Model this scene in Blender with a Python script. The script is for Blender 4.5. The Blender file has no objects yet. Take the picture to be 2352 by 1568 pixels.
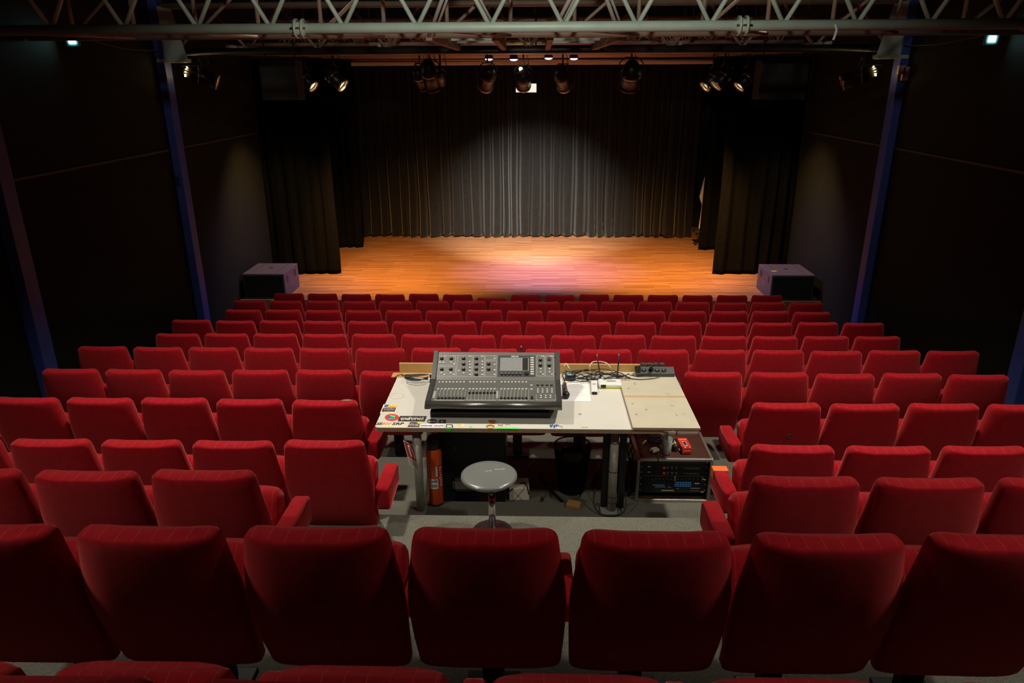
import bpy, bmesh, math, random
from mathutils import Vector, Matrix, Quaternion

random.seed(7)
PI = math.pi
SC = bpy.context.scene
COL = SC.collection

# ------------------------------------------------------------------ camera
ZC = 4.21                       # camera height above the front-row floor
F = 1656.0                      # focal length in pixels of the 2352 px frame
PITCH, YAW, ROLL = math.radians(19.95), math.radians(1.623), math.radians(-0.277)
_c, _s = math.cos(YAW), math.sin(YAW)
_cp, _sp = math.cos(PITCH), math.sin(PITCH)
_R0 = Vector((_c, _s, 0)); _FW = Vector((-_cp*_s, _cp*_c, -_sp)); _D0 = Vector((_sp*_s, -_sp*_c, -_cp))
_RT = _R0*math.cos(ROLL) - _D0*math.sin(ROLL)
_DN = _R0*math.sin(ROLL) + _D0*math.cos(ROLL)
CAMP = Vector((0, 0, ZC))
cam = bpy.data.cameras.new('camera')
cam.sensor_width = 36.0; cam.lens = F/2352*36.0; cam.clip_start = 0.05; cam.clip_end = 100
co = bpy.data.objects.new('camera', cam); COL.objects.link(co)
m = Matrix.Identity(4)
for i in range(3):
    m[i][0] = _RT[i]; m[i][1] = -_DN[i]; m[i][2] = -_FW[i]; m[i][3] = CAMP[i]
co.matrix_world = m
SC.camera = co

def ray(px, py):
    return _FW + _RT*((px-1176)/F) + _DN*((py-784)/F)
def at(px, py, x=None, y=None, z=None):
    """World point seen at a photo pixel, on the plane x=, y= or z= (z above the front-row floor)."""
    r = ray(px, py)
    if y is not None: t = y/r.y
    elif x is not None: t = x/r.x
    else: t = (z-ZC)/r.z
    return CAMP + r*t

# ------------------------------------------------------------------ world, exposure, lights
w = bpy.data.worlds.new('world'); SC.world = w; w.use_nodes = True
bg = w.node_tree.nodes['Background']; bg.inputs[0].default_value = (0.9, 0.85, 0.8, 1); bg.inputs[1].default_value = 0.0
vs = SC.view_settings
vs.view_transform = 'Standard'; vs.look = 'None'; vs.gamma = 1.0; vs.exposure = 0.0; vs.use_curve_mapping = False

def spot(name, loc, to, power, color, angle, blend=0.6, size=0.06, parent=None):
    l = bpy.data.lights.new(name, 'SPOT'); l.energy = power; l.color = color
    l.spot_size = math.radians(angle); l.spot_blend = blend; l.shadow_soft_size = size
    o = bpy.data.objects.new(name, l); COL.objects.link(o)
    o.location = loc
    o.rotation_euler = (Vector(to)-Vector(loc)).to_track_quat('-Z', 'Y').to_euler()
    return o
HOUSE = (1.0, 0.92, 0.80)
# house floods under the roof: one pair over the mixing place, one pair over the rear rows
for x in (-2.1, 2.0):
    spot('house_flood', (x, 4.7, ZC+1.7), (x*0.85, 5.5, 0.8), 650, HOUSE, 92, 0.9, 0.12)
for x in (-3.5, 3.3):
    spot('house_flood', (x, 1.6, ZC+1.6), (x*0.6, 2.9, 1.4), 240, HOUSE, 92, 0.9, 0.12)

for x in (-2.4, 2.3):
    spot('house_flood', (x, 8.75, ZC+1.8), (x*0.85, 8.6, 0.8), 380, HOUSE, 86, 1.0, 0.12)
spot('house_flood', (0.0, 2.6, ZC+1.3), (0.0, 7.6, ZC+.55), 430, (.93, 1.0, .88), 88, 1.0, 0.10)  # extra flood, added without a known fixture to brighten truss and slats
# ------------------------------------------------------------------ materials
def pm(name, color, rough=0.6, metal=0.0, var=0.12, scale=25.0, bump=0.0, bscale=None, sheen=0.0, sheen_tint=(1, 1, 1),
       emit=None, estr=0.0, spec=0.5, coat=0.0, alpha=1.0, trans=0.0):
    mt = bpy.data.materials.new(name); mt.use_nodes = True
    nt = mt.node_tree; b = nt.nodes['Principled BSDF']
    tc = nt.nodes.new('ShaderNodeTexCoord')
    nz = nt.nodes.new('ShaderNodeTexNoise'); nz.inputs['Scale'].default_value = scale; nz.inputs['Detail'].default_value = 4
    nt.links.new(tc.outputs['Object'], nz.inputs['Vector'])
    mx = nt.nodes.new('ShaderNodeMix'); mx.data_type = 'RGBA'
    c1 = [max(0, c*(1-var)) for c in color]; c2 = [min(1, c*(1+var)) for c in color]
    mx.inputs[6].default_value = (*c1, 1); mx.inputs[7].default_value = (*c2, 1)
    nt.links.new(nz.outputs['Fac'], mx.inputs[0]); nt.links.new(mx.outputs[2], b.inputs['Base Color'])
    b.inputs['Roughness'].default_value = rough; b.inputs['Metallic'].default_value = metal
    b.inputs['Specular IOR Level'].default_value = spec
    b.inputs['Coat Weight'].default_value = coat
    b.inputs['Alpha'].default_value = alpha; b.inputs['Transmission Weight'].default_value = trans
    if sheen:
        b.inputs['Sheen Weight'].default_value = sheen; b.inputs['Sheen Tint'].default_value = (*sheen_tint, 1); b.inputs['Sheen Roughness'].default_value = 0.45
    if emit:
        b.inputs['Emission Color'].default_value = (*emit, 1); b.inputs['Emission Strength'].default_value = estr
    if bump:
        n2 = nt.nodes.new('ShaderNodeTexNoise'); n2.inputs['Scale'].default_value = bscale or scale*6; n2.inputs['Detail'].default_value = 3
        nt.links.new(tc.outputs['Object'], n2.inputs['Vector'])
        bp = nt.nodes.new('ShaderNodeBump'); bp.inputs['Strength'].default_value = bump; bp.inputs['Distance'].default_value = 0.01
        nt.links.new(n2.outputs['Fac'], bp.inputs['Height']); nt.links.new(bp.outputs['Normal'], b.inputs['Normal'])
    return mt

def velvet_mat():
    mt = pm('red_velvet', (0.325, 0.003, 0.009), 0.85, 0, 0.35, 30, 0.06, 700, 0.85, (1.0, 0.17, 0.16), spec=0.15)
    nt = mt.node_tree; b = nt.nodes['Principled BSDF']
    tc = [n for n in nt.nodes if n.type == 'TEX_COORD'][0]
    # stitched channels: thin pale dashed seams on the cushion side, repeating every 57 mm
    sx = nt.nodes.new('ShaderNodeSeparateXYZ'); nt.links.new(tc.outputs['Object'], sx.inputs[0])
    def mth(op, a, bb=None, c=None):
        n = nt.nodes.new('ShaderNodeMath'); n.operation = op
        for i, v in enumerate((a, bb, c)):
            if v is None: continue
            if isinstance(v, (int, float)): n.inputs[i].default_value = v
            else: nt.links.new(v, n.inputs[i])
        return n.outputs[0]
    fr = mth('PINGPONG', mth('ADD', sx.outputs[0], 0.0285), 0.0285)
    line = mth('LESS_THAN', fr, 0.0011)
    geo = nt.nodes.new('ShaderNodeAttribute'); geo.attribute_name = 'stitched'
    sl = mth('MULTIPLY', line, geo.outputs['Fac'])
    dash = mth('GREATER_THAN', mth('FRACT', mth('MULTIPLY', mth('ADD', sx.outputs[1], sx.outputs[2]), 150)), 0.3)
    fac = mth('MULTIPLY', mth('MULTIPLY', sl, dash), 0.5)
    old = b.inputs['Base Color'].links[0].from_socket
    mx = nt.nodes.new('ShaderNodeMix'); mx.data_type = 'RGBA'
    nt.links.new(fac, mx.inputs[0]); nt.links.new(old, mx.inputs[6]); mx.inputs[7].default_value = (0.62, 0.10, 0.09, 1)
    nt.links.new(mx.outputs[2], b.inputs['Base Color'])
    return mt

def planks_mat():
    mt = bpy.data.materials.new('stage_boards'); mt.use_nodes = True
    nt = mt.node_tree; b = nt.nodes['Principled BSDF']
    tc = nt.nodes.new('ShaderNodeTexCoord')
    mp = nt.nodes.new('ShaderNodeMapping'); nt.links.new(tc.outputs['Object'], mp.inputs[0])
    br = nt.nodes.new('ShaderNodeTexBrick')
    br.inputs['Scale'].default_value = 1.0; br.inputs['Brick Width'].default_value = 0.9; br.inputs['Row Height'].default_value = 0.055
    br.inputs['Mortar Size'].default_value = 0.0012; br.offset = 0.37; br.offset_frequency = 3; br.squash = 1
    br.inputs['Color1'].default_value = (0.36, 0.20, 0.10, 1); br.inputs['Color2'].default_value = (0.23, 0.112, 0.055, 1)
    br.inputs['Mortar'].default_value = (0.09, 0.035, 0.015, 1)
    nt.links.new(mp.outputs[0], br.inputs['Vector'])
    mp2 = nt.nodes.new('ShaderNodeMapping'); mp2.inputs['Scale'].default_value = (0.8, 30, 1); nt.links.new(tc.outputs['Object'], mp2.inputs[0])
    nz = nt.nodes.new('ShaderNodeTexNoise'); nz.inputs['Scale'].default_value = 2.2; nz.inputs['Detail'].default_value = 6; nt.links.new(mp2.outputs[0], nz.inputs['Vector'])
    cr = nt.nodes.new('ShaderNodeValToRGB'); cr.color_ramp.elements[0].position = 0.3; cr.color_ramp.elements[1].position = 0.7
    cr.color_ramp.elements[0].color = (0.62, 0.6, 0.58, 1); cr.color_ramp.elements[1].color = (1.25, 1.22, 1.2, 1)
    nt.links.new(nz.outputs['Fac'], cr.inputs[0])
    mx = nt.nodes.new('ShaderNodeMix'); mx.data_type = 'RGBA'; mx.blend_type = 'MULTIPLY'; mx.inputs[0].default_value = 1
    nt.links.new(br.outputs['Color'], mx.inputs[6]); nt.links.new(cr.outputs['Color'], mx.inputs[7])
    nt.links.new(mx.outputs[2], b.inputs['Base Color']); b.inputs['Roughness'].default_value = 0.5
    b.inputs['Specular IOR Level'].default_value = 0.3
    return mt

def carpet_mat():
    mt = pm('grey_carpet', (0.150, 0.145, 0.116), 0.95, 0, 0.95, 210, 0.5, 300, spec=0.1)
    return mt
def tabletop_mat():
    mt = pm('white_laminate', (0.62, 0.60, 0.53), 0.45, 0, 0.05, 5, 0.0)
    return mt
def chip_mat(name, c1, sc=60):
    return pm(name, c1, 0.8, 0, 0.35, sc, 0.2, 200)

M = {}
M['velvet'] = velvet_mat()
M['stage'] = planks_mat()
M['carpet'] = carpet_mat()
M['wall'] = pm('black_wall_paint', (0.0135, 0.0145, 0.0095), 0.75, 0, 0.15, 3, 0.05, 60, spec=0.12)
M['ceil'] = pm('dark_roof_deck', (0.03, 0.022, 0.015), 0.9, 0, 0.4, 8)
M['seam'] = pm('dull_brown_strip', (0.05, 0.037, 0.027), 0.6, 0, 0.3, 12)
M['blue'] = pm('blue_column_paint', (0.055, 0.085, 0.36), 0.5, 0, 0.12, 7)
M['legcloth'] = pm('darkened_stage_cloth', (0.0045, 0.0044, 0.004), 0.98, 0, 0.4, 14, 0.15, 300, spec=0.02)  # stage cloth darkened in colour so the side curtains stay in shade
M['curtain'] = pm('black_stage_cloth', (0.0125, 0.0122, 0.0113), 0.95, 0, 0.4, 14, 0.15, 300, 0.22, (0.7, 0.7, 0.68), spec=0.03)
M['truss'] = pm('grey_painted_steel', (0.52, 0.58, 0.48), 0.5, 0.1, 0.15, 8, 0.1, 60)
M['rust'] = pm('brown_primer_steel', (0.32, 0.21, 0.15), 0.6, 0.1, 0.25, 8)
M['bar'] = pm('dark_steel_pipe', (0.035, 0.03, 0.027), 0.5, 0.4, 0.2, 10)
M['pipe'] = pm('worn_steel_pipe', (0.50, 0.38, 0.29), 0.5, 0.15, 0.2, 10)
M['batten'] = pm('pale_batten', (0.75, 0.68, 0.55), 0.6, 0, 0.08, 9)
M['slat'] = pm('white_slats', (0.7, 0.69, 0.62), 0.4, 0, 0.08, 9)
M['blackmetal'] = pm('black_metal', (0.012, 0.012, 0.012), 0.45, 0.3, 0.2, 20)
M['par'] = pm('black_lamp_housing', (0.02, 0.018, 0.017), 0.38, 0.5, 0.25, 30)
M['steelrim'] = pm('worn_steel_rim', (0.5, 0.42, 0.3), 0.3, 1.0, 0.2, 30)
M['lens'] = pm('lamp_glass', (0.25, 0.22, 0.2), 0.1, 0.2, 0.1, 20)
M['lens_lit'] = pm('lit_lamp_glass', (0.8, 0.6, 0.3), 0.2, 0, 0.05, 20, emit=(1.0, 0.66, 0.30), estr=9)
M['bulb'] = pm('hot_bulb', (1, 0.8, 0.4), 0.2, 0, 0.05, 20, emit=(1.0, 0.72, 0.3), estr=60)
M['led'] = pm('violet_led_lens', (0.7, 0.5, 0.9), 0.2, 0, 0.05, 20, emit=(0.85, 0.6, 1.0), estr=8)
M['flood'] = pm('cyan_white_flood', (0.7, 0.95, 1), 0.2, 0, 0.05, 20, emit=(0.45, 0.95, 1.0), estr=40)
M['floodbody'] = pm('grey_flood_housing', (0.12, 0.3, 0.32), 0.4, 0.3, 0.1, 20)
M['sub'] = pm('charcoal_cabinet_paint', (0.085, 0.075, 0.095), 0.5, 0, 0.12, 60, 0.2, 300)
M['grille'] = pm('black_grille', (0.008, 0.008, 0.008), 0.7, 0, 0.2, 60)
M['handle'] = pm('black_plastic_handle', (0.01, 0.01, 0.01), 0.4, 0, 0.2, 20)
M['lam'] = tabletop_mat()
M['chip'] = chip_mat('chipboard_edge', (0.36, 0.27, 0.17))
M['ply'] = pm('pale_worn_plywood', (0.52, 0.47, 0.345), 0.6, 0, 0.12, 7, 0.05, 90)
M['plyedge'] = chip_mat('plywood_edge', (0.42, 0.31, 0.19), 30)
M['tan'] = pm('tan_groove', (0.50, 0.34, 0.17), 0.6, 0, 0.15, 14)
M['pine'] = pm('varnished_pine', (0.55, 0.33, 0.12), 0.45, 0, 0.15, 6)
M['greypaint'] = pm('chipped_grey_paint', (0.30, 0.29, 0.24), 0.55, 0.1, 0.3, 14)
M['console'] = pm('console_grey', (0.125, 0.125, 0.112), 0.45, 0.2, 0.05, 30)
M['consoledark'] = pm('console_dark_grey', (0.048, 0.048, 0.044), 0.42, 0.2, 0.05, 30)
M['lip'] = pm('console_gunmetal', (0.13, 0.13, 0.12), 0.28, 0.7, 0.05, 30)
M['print'] = pm('white_print', (0.55, 0.55, 0.5), 0.6, 0, 0.05, 30)
M['button'] = pm('pale_button', (0.5, 0.5, 0.46), 0.5, 0, 0.05, 30)
M['knob'] = pm('black_knob', (0.012, 0.012, 0.012), 0.35, 0, 0.1, 30)
M['knobcap'] = pm('silver_cap', (0.6, 0.6, 0.57), 0.3, 0.8, 0.1, 30)
M['screen'] = pm('dim_screen', (0.24, 0.25, 0.245), 0.15, 0, 0.12, 40)
M['screendark'] = pm('dark_meter_strip', (0.03, 0.03, 0.032), 0.2, 0, 0.1, 40)
M['blackrubber'] = pm('black_rubber_cable', (0.012, 0.012, 0.012), 0.5, 0, 0.15, 30)
M['whitecable'] = pm('cream_cable', (0.62, 0.58, 0.44), 0.5, 0, 0.08, 30)
M['plastic'] = pm('black_plastic', (0.02, 0.02, 0.02), 0.4, 0, 0.15, 30)
M['strip'] = pm('power_strip_grey', (0.055, 0.055, 0.055), 0.45, 0, 0.1, 30)
M['white'] = pm('white_plastic', (0.75, 0.74, 0.70), 0.35, 0, 0.03, 20)
M['paper'] = pm('white_paper', (0.78, 0.77, 0.75), 0.8, 0, 0.03, 30)
M['ink'] = pm('grey_ink', (0.25, 0.25, 0.26), 0.8, 0, 0.1, 30)
M['darkink'] = pm('black_ink', (0.02, 0.02, 0.022), 0.7, 0, 0.1, 30)
M['green'] = pm('fluorescent_green', (0.10, 0.75, 0.10), 0.6, 0, 0.05, 30)
M['lime'] = pm('lime_yellow', (0.75, 0.78, 0.06), 0.6, 0, 0.05, 30)
M['teal'] = pm('teal_print', (0.04, 0.22, 0.30), 0.5, 0, 0.1, 60)
M['yellow'] = pm('yellow_plastic', (0.75, 0.62, 0.05), 0.4, 0, 0.05, 30)
M['stkred'] = pm('sticker_red', (0.65, 0.05, 0.03), 0.5, 0, 0.1, 80)
M['stkorange'] = pm('sticker_orange', (0.75, 0.28, 0.06), 0.5, 0, 0.2, 60)
M['stkyellow'] = pm('sticker_yellow', (0.80, 0.55, 0.12), 0.5, 0, 0.15, 60)
M['stkblue'] = pm('sticker_blue', (0.05, 0.12, 0.40), 0.5, 0, 0.15, 60)
M['stkcream'] = pm('sticker_cream', (0.72, 0.66, 0.50), 0.5, 0, 0.1, 60)
M['stkplum'] = pm('sticker_plum', (0.10, 0.05, 0.07), 0.5, 0, 0.2, 60)
M['darkplum'] = pm('dark_plum_enamel', (0.03, 0.014, 0.016), 0.35, 0, 0.15, 12)
M['stkbrown'] = pm('sticker_brown', (0.28, 0.14, 0.06), 0.5, 0, 0.3, 60)
M['extred'] = pm('orange_red_enamel', (0.62, 0.075, 0.012), 0.3, 0, 0.05, 10, coat=0.3)
M['signred'] = pm('sign_red', (0.45, 0.03, 0.03), 0.5, 0, 0.05, 10)
M['chrome'] = pm('chrome', (0.78, 0.77, 0.73), 0.12, 1.0, 0.03, 10)
M['stool'] = pm('worn_grey_enamel', (0.23, 0.24, 0.225), 0.28, 0.2, 0.08, 6, coat=0.4)
M['caseply'] = pm('brown_case_laminate', (0.075, 0.032, 0.022), 0.3, 0, 0.2, 12)
M['alu'] = pm('brushed_aluminium', (0.55, 0.54, 0.50), 0.35, 0.9, 0.1, 30)
M['rackblack'] = pm('rack_unit_black', (0.014, 0.014, 0.015), 0.4, 0.3, 0.15, 40)
M['rackblue'] = pm('rack_button_blue', (0.03, 0.14, 0.32), 0.4, 0, 0.1, 40, emit=(0.05, 0.25, 0.6), estr=0.12)
M['redled'] = pm('red_led', (0.5, 0.05, 0.04), 0.4, 0, 0.1, 40, emit=(0.8, 0.08, 0.05), estr=0.03)
M['redbox'] = pm('red_cardboard', (0.70, 0.035, 0.02), 0.5, 0, 0.05, 20)
M['orangetape'] = pm('orange_tape', (0.85, 0.16, 0.03), 0.5, 0, 0.1, 20)
M['sponge'] = pm('ochre_block', (0.35, 0.18, 0.04), 0.8, 0, 0.2, 40)
M['bag'] = pm('clear_grey_bag', (0.45, 0.45, 0.42), 0.2, 0, 0.2, 30, trans=0.3)
M['cup'] = pm('frosted_cup', (0.42, 0.42, 0.38), 0.3, 0, 0.1, 30, trans=0.35)
M['foam'] = pm('grey_foam', (0.18, 0.17, 0.12), 0.9, 0, 0.3, 60)
M['pink'] = pm('pale_junction_box', (0.55, 0.36, 0.30), 0.5, 0, 0.1, 10)

# ------------------------------------------------------------------ geometry helpers
class G:
    def __init__(self): self.b = bmesh.new()
    def _xf(self, vs_, mat):
        bmesh.ops.transform(self.b, matrix=mat, verts=vs_)
    def box(self, c, s, rot=None, bev=0.0, seg=2):
        r = bmesh.ops.create_cube(self.b, size=1.0)
        v = r['verts']
        bmesh.ops.scale(self.b, vec=Vector(s), verts=v)
        if bev:
            es = list({e for x in v for e in x.link_edges})
            q = bmesh.ops.bevel(self.b, geom=es, offset=min(bev, min(s)*0.49), segments=seg, profile=0.5, affect='EDGES')
            v = list({x for f in q['faces'] for x in f.verts} | {x for x in v if x.is_valid})
            seen = set(v); stack = list(v)
            while stack:
                x = stack.pop()
                for e in x.link_edges:
                    o = e.other_vert(x)
                    if o not in seen: seen.add(o); stack.append(o)
            v = list(seen)
        mm = Matrix.Translation(Vector(c)) @ (rot.to_4x4() if rot is not None else Matrix.Identity(4))
        self._xf(v, mm); return v
    def cyl(self, p0, p1, r0, r1=None, n=16, cap=True):
        p0, p1 = Vector(p0), Vector(p1); d = p1-p0
        r1 = r0 if r1 is None else r1
        q = d.to_track_quat('Z', 'Y')
        a, b_ = [], []
        for i in range(n):
            t = 2*PI*i/n; u = Vector((math.cos(t), math.sin(t), 0))
            a.append(self.b.verts.new(p0+q @ (u*r0))); b_.append(self.b.verts.new(p1+q @ (u*r1)))
        for i in range(n):
            f = self.b.faces.new((a[i], a[(i+1) % n], b_[(i+1) % n], b_[i])); f.smooth = True
        if cap:
            self.b.faces.new(list(reversed(a))); self.b.faces.new(b_)
    def tube(self, pts, r, n=8, smooth=True, sub=6):
        P = [Vector(p) for p in pts]
        if smooth and len(P) > 2:
            Q = []
            for i in range(len(P)-1):
                a = P[max(i-1, 0)]; b_ = P[i]; c = P[i+1]; d = P[min(i+2, len(P)-1)]
                for k in range(sub):
                    t = k/sub
                    Q.append(0.5*((2*b_)+(c-a)*t+(2*a-5*b_+4*c-d)*t*t+(3*b_-a-3*c+d)*t**3))
            Q.append(P[-1]); P = Q
        rings = []; up = Vector((0, 0, 1)); prev = None
        for i, p in enumerate(P):
            d = (P[min(i+1, len(P)-1)]-P[max(i-1, 0)])
            if d.length < 1e-9: d = Vector((0, 0, 1))
            d.normalize()
            if prev is None:
                s = d.cross(up)
                if s.length < 1e-3: s = d.cross(Vector((1, 0, 0)))
            else:
                s = prev - d*prev.dot(d)
                if s.length < 1e-4: s = d.cross(Vector((1, 0.3, 0)))
            s.normalize(); prev = s; t = d.cross(s)
            rings.append([self.b.verts.new(p+(s*math.cos(2*PI*k/n)+t*math.sin(2*PI*k/n))*r) for k in range(n)])
        for A, B in zip(rings, rings[1:]):
            for k in range(n):
                f = self.b.faces.new((A[k], A[(k+1) % n], B[(k+1) % n], B[k])); f.smooth = True
        self.b.faces.new(list(reversed(rings[0]))); self.b.faces.new(rings[-1])
    def lathe(self, prof, c, n=32, axis=None):
        """prof: (radius, height) list; axis: quaternion turning +Z into the lathe's axis"""
        q = axis or Quaternion(); c = Vector(c); rings = []
        for r, h in prof:
            if r < 1e-6: rings.append([self.b.verts.new(c+q @ Vector((0, 0, h)))])
            else: rings.append([self.b.verts.new(c+q @ Vector((r*math.cos(2*PI*k/n), r*math.sin(2*PI*k/n), h))) for k in range(n)])
        for A, B in zip(rings, rings[1:]):
            for k in range(n):
                k2 = (k+1) % n
                if len(A) == 1 and len(B) == 1: continue
                if len(A) == 1: f = self.b.faces.new((A[0], B[k2], B[k]))
                elif len(B) == 1: f = self.b.faces.new((A[k], A[k2], B[0]))
                else: f = self.b.faces.new((A[k], A[k2], B[k2], B[k]))
                f.smooth = True
    def poly(self, pts, th=None, d=None):
        """flat polygon from world points; th: thickness along -normal (or along d)"""
        v = [self.b.verts.new(Vector(p)) for p in pts]
        f = self.b.faces.new(v)
        if th:
            f.normal_update(); nn = Vector(d) if d is not None else f.normal.copy()
            r = bmesh.ops.extrude_face_region(self.b, geom=[f])
            vv = [x for x in r['geom'] if isinstance(x, bmesh.types.BMVert)]
            bmesh.ops.translate(self.b, vec=-nn*th, verts=vv)
        return v
    def loft(self, rings, cap=True, smooth=True):
        R = [[self.b.verts.new(Vector(p)) for p in r] for r in rings]; n = len(R[0])
        for A, B in zip(R, R[1:]):
            for k in range(n):
                f = self.b.faces.new((A[k], A[(k+1) % n], B[(k+1) % n], B[k])); f.smooth = smooth
        if cap:
            for r, rev in ((R[0], True), (R[-1], False)):
                c = self.b.verts.new(sum((x.co for x in r), Vector())/n)
                for k in range(n):
                    t = (r[(k+1) % n], r[k], c) if rev else (r[k], r[(k+1) % n], c)
                    f = self.b.faces.new(t); f.smooth = smooth

def mesh_of(name, g, mat, off=None):
    if off is not None: bmesh.ops.translate(g.b, vec=-Vector(off), verts=g.b.verts)
    bmesh.ops.recalc_face_normals(g.b, faces=g.b.faces)
    me = bpy.data.meshes.new(name); g.b.to_mesh(me); g.b.free()
    for mm in (mat if isinstance(mat, (list, tuple)) else [mat]): me.materials.append(mm)
    return me
def wloc(o):
    v = Vector((0, 0, 0))
    while o is not None: v += o.location; o = o.parent
    return v
def obj(name, g, mat, parent=None, off=None, local=False):
    """one mesh object; g is in world coordinates unless local"""
    base = Vector((0, 0, 0))
    if parent is not None and not local: base = wloc(parent)
    if off is not None: base = Vector(off)
    me = mesh_of(name, g, mat, base)
    o = bpy.data.objects.new(name, me); COL.objects.link(o)
    if parent is not None: o.parent = parent
    if off is not None: o.location = Vector(off) - (wloc(parent) if parent is not None else Vector())
    return o
def tag(o, label, cat, group=None):
    o['label'] = label; o['category'] = cat
    if group: o['group'] = group
    return o
def thing(name, label, cat, loc, group=None):
    o = bpy.data.objects.new(name, None); COL.objects.link(o); o.location = Vector(loc); o.empty_display_size = 0.1
    return tag(o, label, cat, group)
def struct(name, g, mat):
    o = obj(name, g, mat); o['kind'] = 'structure'; return o
def text_into(g, s, size, origin, ux, uy, depth=0.0006, align='CENTER', bold=0.0):
    """lettering as mesh, on the plane spanned by ux (reading direction) and uy (up)"""
    cu = bpy.data.curves.new('lettering', 'FONT'); cu.body = s; cu.size = size; cu.align_x = align; cu.align_y = 'CENTER'; cu.extrude = depth; cu.offset = bold; cu.resolution_u = 2
    t = bpy.data.objects.new('lettering', cu); COL.objects.link(t)
    dg = bpy.context.evaluated_depsgraph_get()
    me = bpy.data.meshes.new_from_object(t.evaluated_get(dg))
    ux = Vector(ux).normalized(); uy = Vector(uy).normalized(); uz = ux.cross(uy)
    mm = Matrix.Identity(4)
    for i in range(3): mm[i][0] = ux[i]; mm[i][1] = uy[i]; mm[i][2] = uz[i]; mm[i][3] = Vector(origin)[i]
    me.transform(mm)
    g.b.from_mesh(me)
    COL.objects.unlink(t); bpy.data.objects.remove(t); bpy.data.curves.remove(cu); bpy.data.meshes.remove(me)

# ------------------------------------------------------------------ rows: position of the back's top edge, height, first seat
ROWY = [1.10, 1.985, 2.889, 3.789, 4.715, 5.658, 6.553, 7.479, 8.399, 9.320, 10.243, 11.176]
ROWZ = [ZC+v for v in (-1.145, -1.372, -1.696, -2.011, -2.166, -2.326, -2.456, -2.640, -2.789, -2.939, -3.090, -3.253)]
SEATH = 0.955
FLZ = [z-SEATH for z in ROWZ]
WL, WR = -5.37, 5.23
STZ = ZC-3.79                     # stage floor
STY, BACKY = 12.62, 18.35         # stage front, rear curtain
CEILZ = ZC+2.3

# ------------------------------------------------------------------ room shell
g = G()
edge = [-4.2] + [y-0.06 for y in ROWY[1:]]
edge[3] = 3.995
prof = []
for i in range(12):
    y0 = edge[i]; y1 = edge[i+1] if i < 11 else 20.0
    prof += [(y0, FLZ[i]), (y1, FLZ[i])]
low = -0.3
pts = prof + [(20.0, low), (-4.2, low)]
A = [g.b.verts.new((WL-0.1, y, z)) for y, z in pts]; B = [g.b.verts.new((WR+0.1, y, z)) for y, z in pts]
n = len(pts)
for k in range(n): g.b.faces.new((A[k], A[(k+1) % n], B[(k+1) % n], B[k]))
g.b.faces.new(A); g.b.faces.new(list(reversed(B)))
struct('floor', g, M['carpet'])
g = G(); g.box(((WL+WR)/2, (STY+19.6)/2, STZ/2+0.0), (WR-WL+0.2, 19.6-STY, STZ)); struct('floor_stage', g, M['stage'])
for nm, x in (('wall_left', WL-0.1), ('wall_right', WR+0.1)):
    g = G(); g.box((x, 7.7, 3.2), (0.2, 24.2, 7.0)); struct(nm, g, M['wall'])
g = G(); g.box(((WL+WR)/2, 19.7, 3.2), (WR-WL+0.4, 0.2, 7.0)); struct('wall_back', g, M['wall'])
g = G(); g.box(((WL+WR)/2, -4.3, 3.2), (WR-WL+0.4, 0.2, 7.0)); struct('wall_rear', g, M['wall'])
g = G(); g.box(((WL+WR)/2, 7.7, CEILZ+0.1), (WR-WL+0.4, 24.2, 0.2)); struct('ceiling', g, M['ceil'])
for k, (x, sgn) in enumerate(((WL, 1), (WR, -1))):
    g = G(); g.box((x+sgn*0.008, 5.2, ZC-0.955), (0.016, 18.4, 0.028)); struct('trim_%d' % (k+1), g, M['seam'])
k = 0
for y in (7.2, 11.0):
    for x, sgn in ((WL, 1), (WR, -1)):
        g = G(); g.box((x+sgn*0.055, y, 3.2-0.2), (0.12, 0.2, 6.6), bev=0.006)
        o = struct('pillar_%d' % (k+1), g, M['blue']); k += 1

# ------------------------------------------------------------------ seats
NR = 28
def sgnp(v, e): return math.copysign(abs(v)**e, v)
def ring(wd, th, z, yc, bulge, e1=0.32, e2=0.45, dip=0.0):
    out = []
    for k in range(NR):
        t = 2*PI*k/NR + PI/NR
        x = wd*sgnp(math.cos(t), e1); y = th*sgnp(math.sin(t), e2)
        q = 1-(x/max(wd, 1e-6))**2
        out.append((x, yc+y-bulge*q*(1.0 if y < 0 else 0.15), z-dip*q))
    return out
def backy(z): return -0.012 + 0.04*(-z) + 0.26*z*z
def back_mesh():
    g = G(); rings = []
    HB = 0.66
    rows_ = [(-HB, .238, .024), (-HB+.008, .250, .034), (-HB+.03, .258, .040), (-.50, .264, .042), (-.40, .2675, .042), (-.30, .2685, .042), (-.24, .266, .042),
             (-.20, .261, .042), (-.13, .251, .042), (-.07, .2425, .042), (-.045, .2395, .0415), (-.025, .236, .041), (-.012, .230, .0395), (-.004, .222, .0375), (.002, .212, .033)]
    for z, wd, th in rows_:
        yc = backy(z)
        rings.append(ring(wd, th, z, yc, 0.030*min(1, (HB+z)*4+.25), dip=0.011*max(0, 1+z/0.10) if z > -.10 else 0))
    g.loft(rings)
    me = mesh_of('backrest', g, M['velvet'])
    a = me.attributes.new('stitched', 'FLOAT', 'FACE')
    for p in me.polygons:
        c = p.center; a.data[p.index].value = 1.0 if (c.y > backy(c.z)-0.015 or p.normal.z > 0.75) and abs(c.x) < .215 else 0.0
    return me
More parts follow.
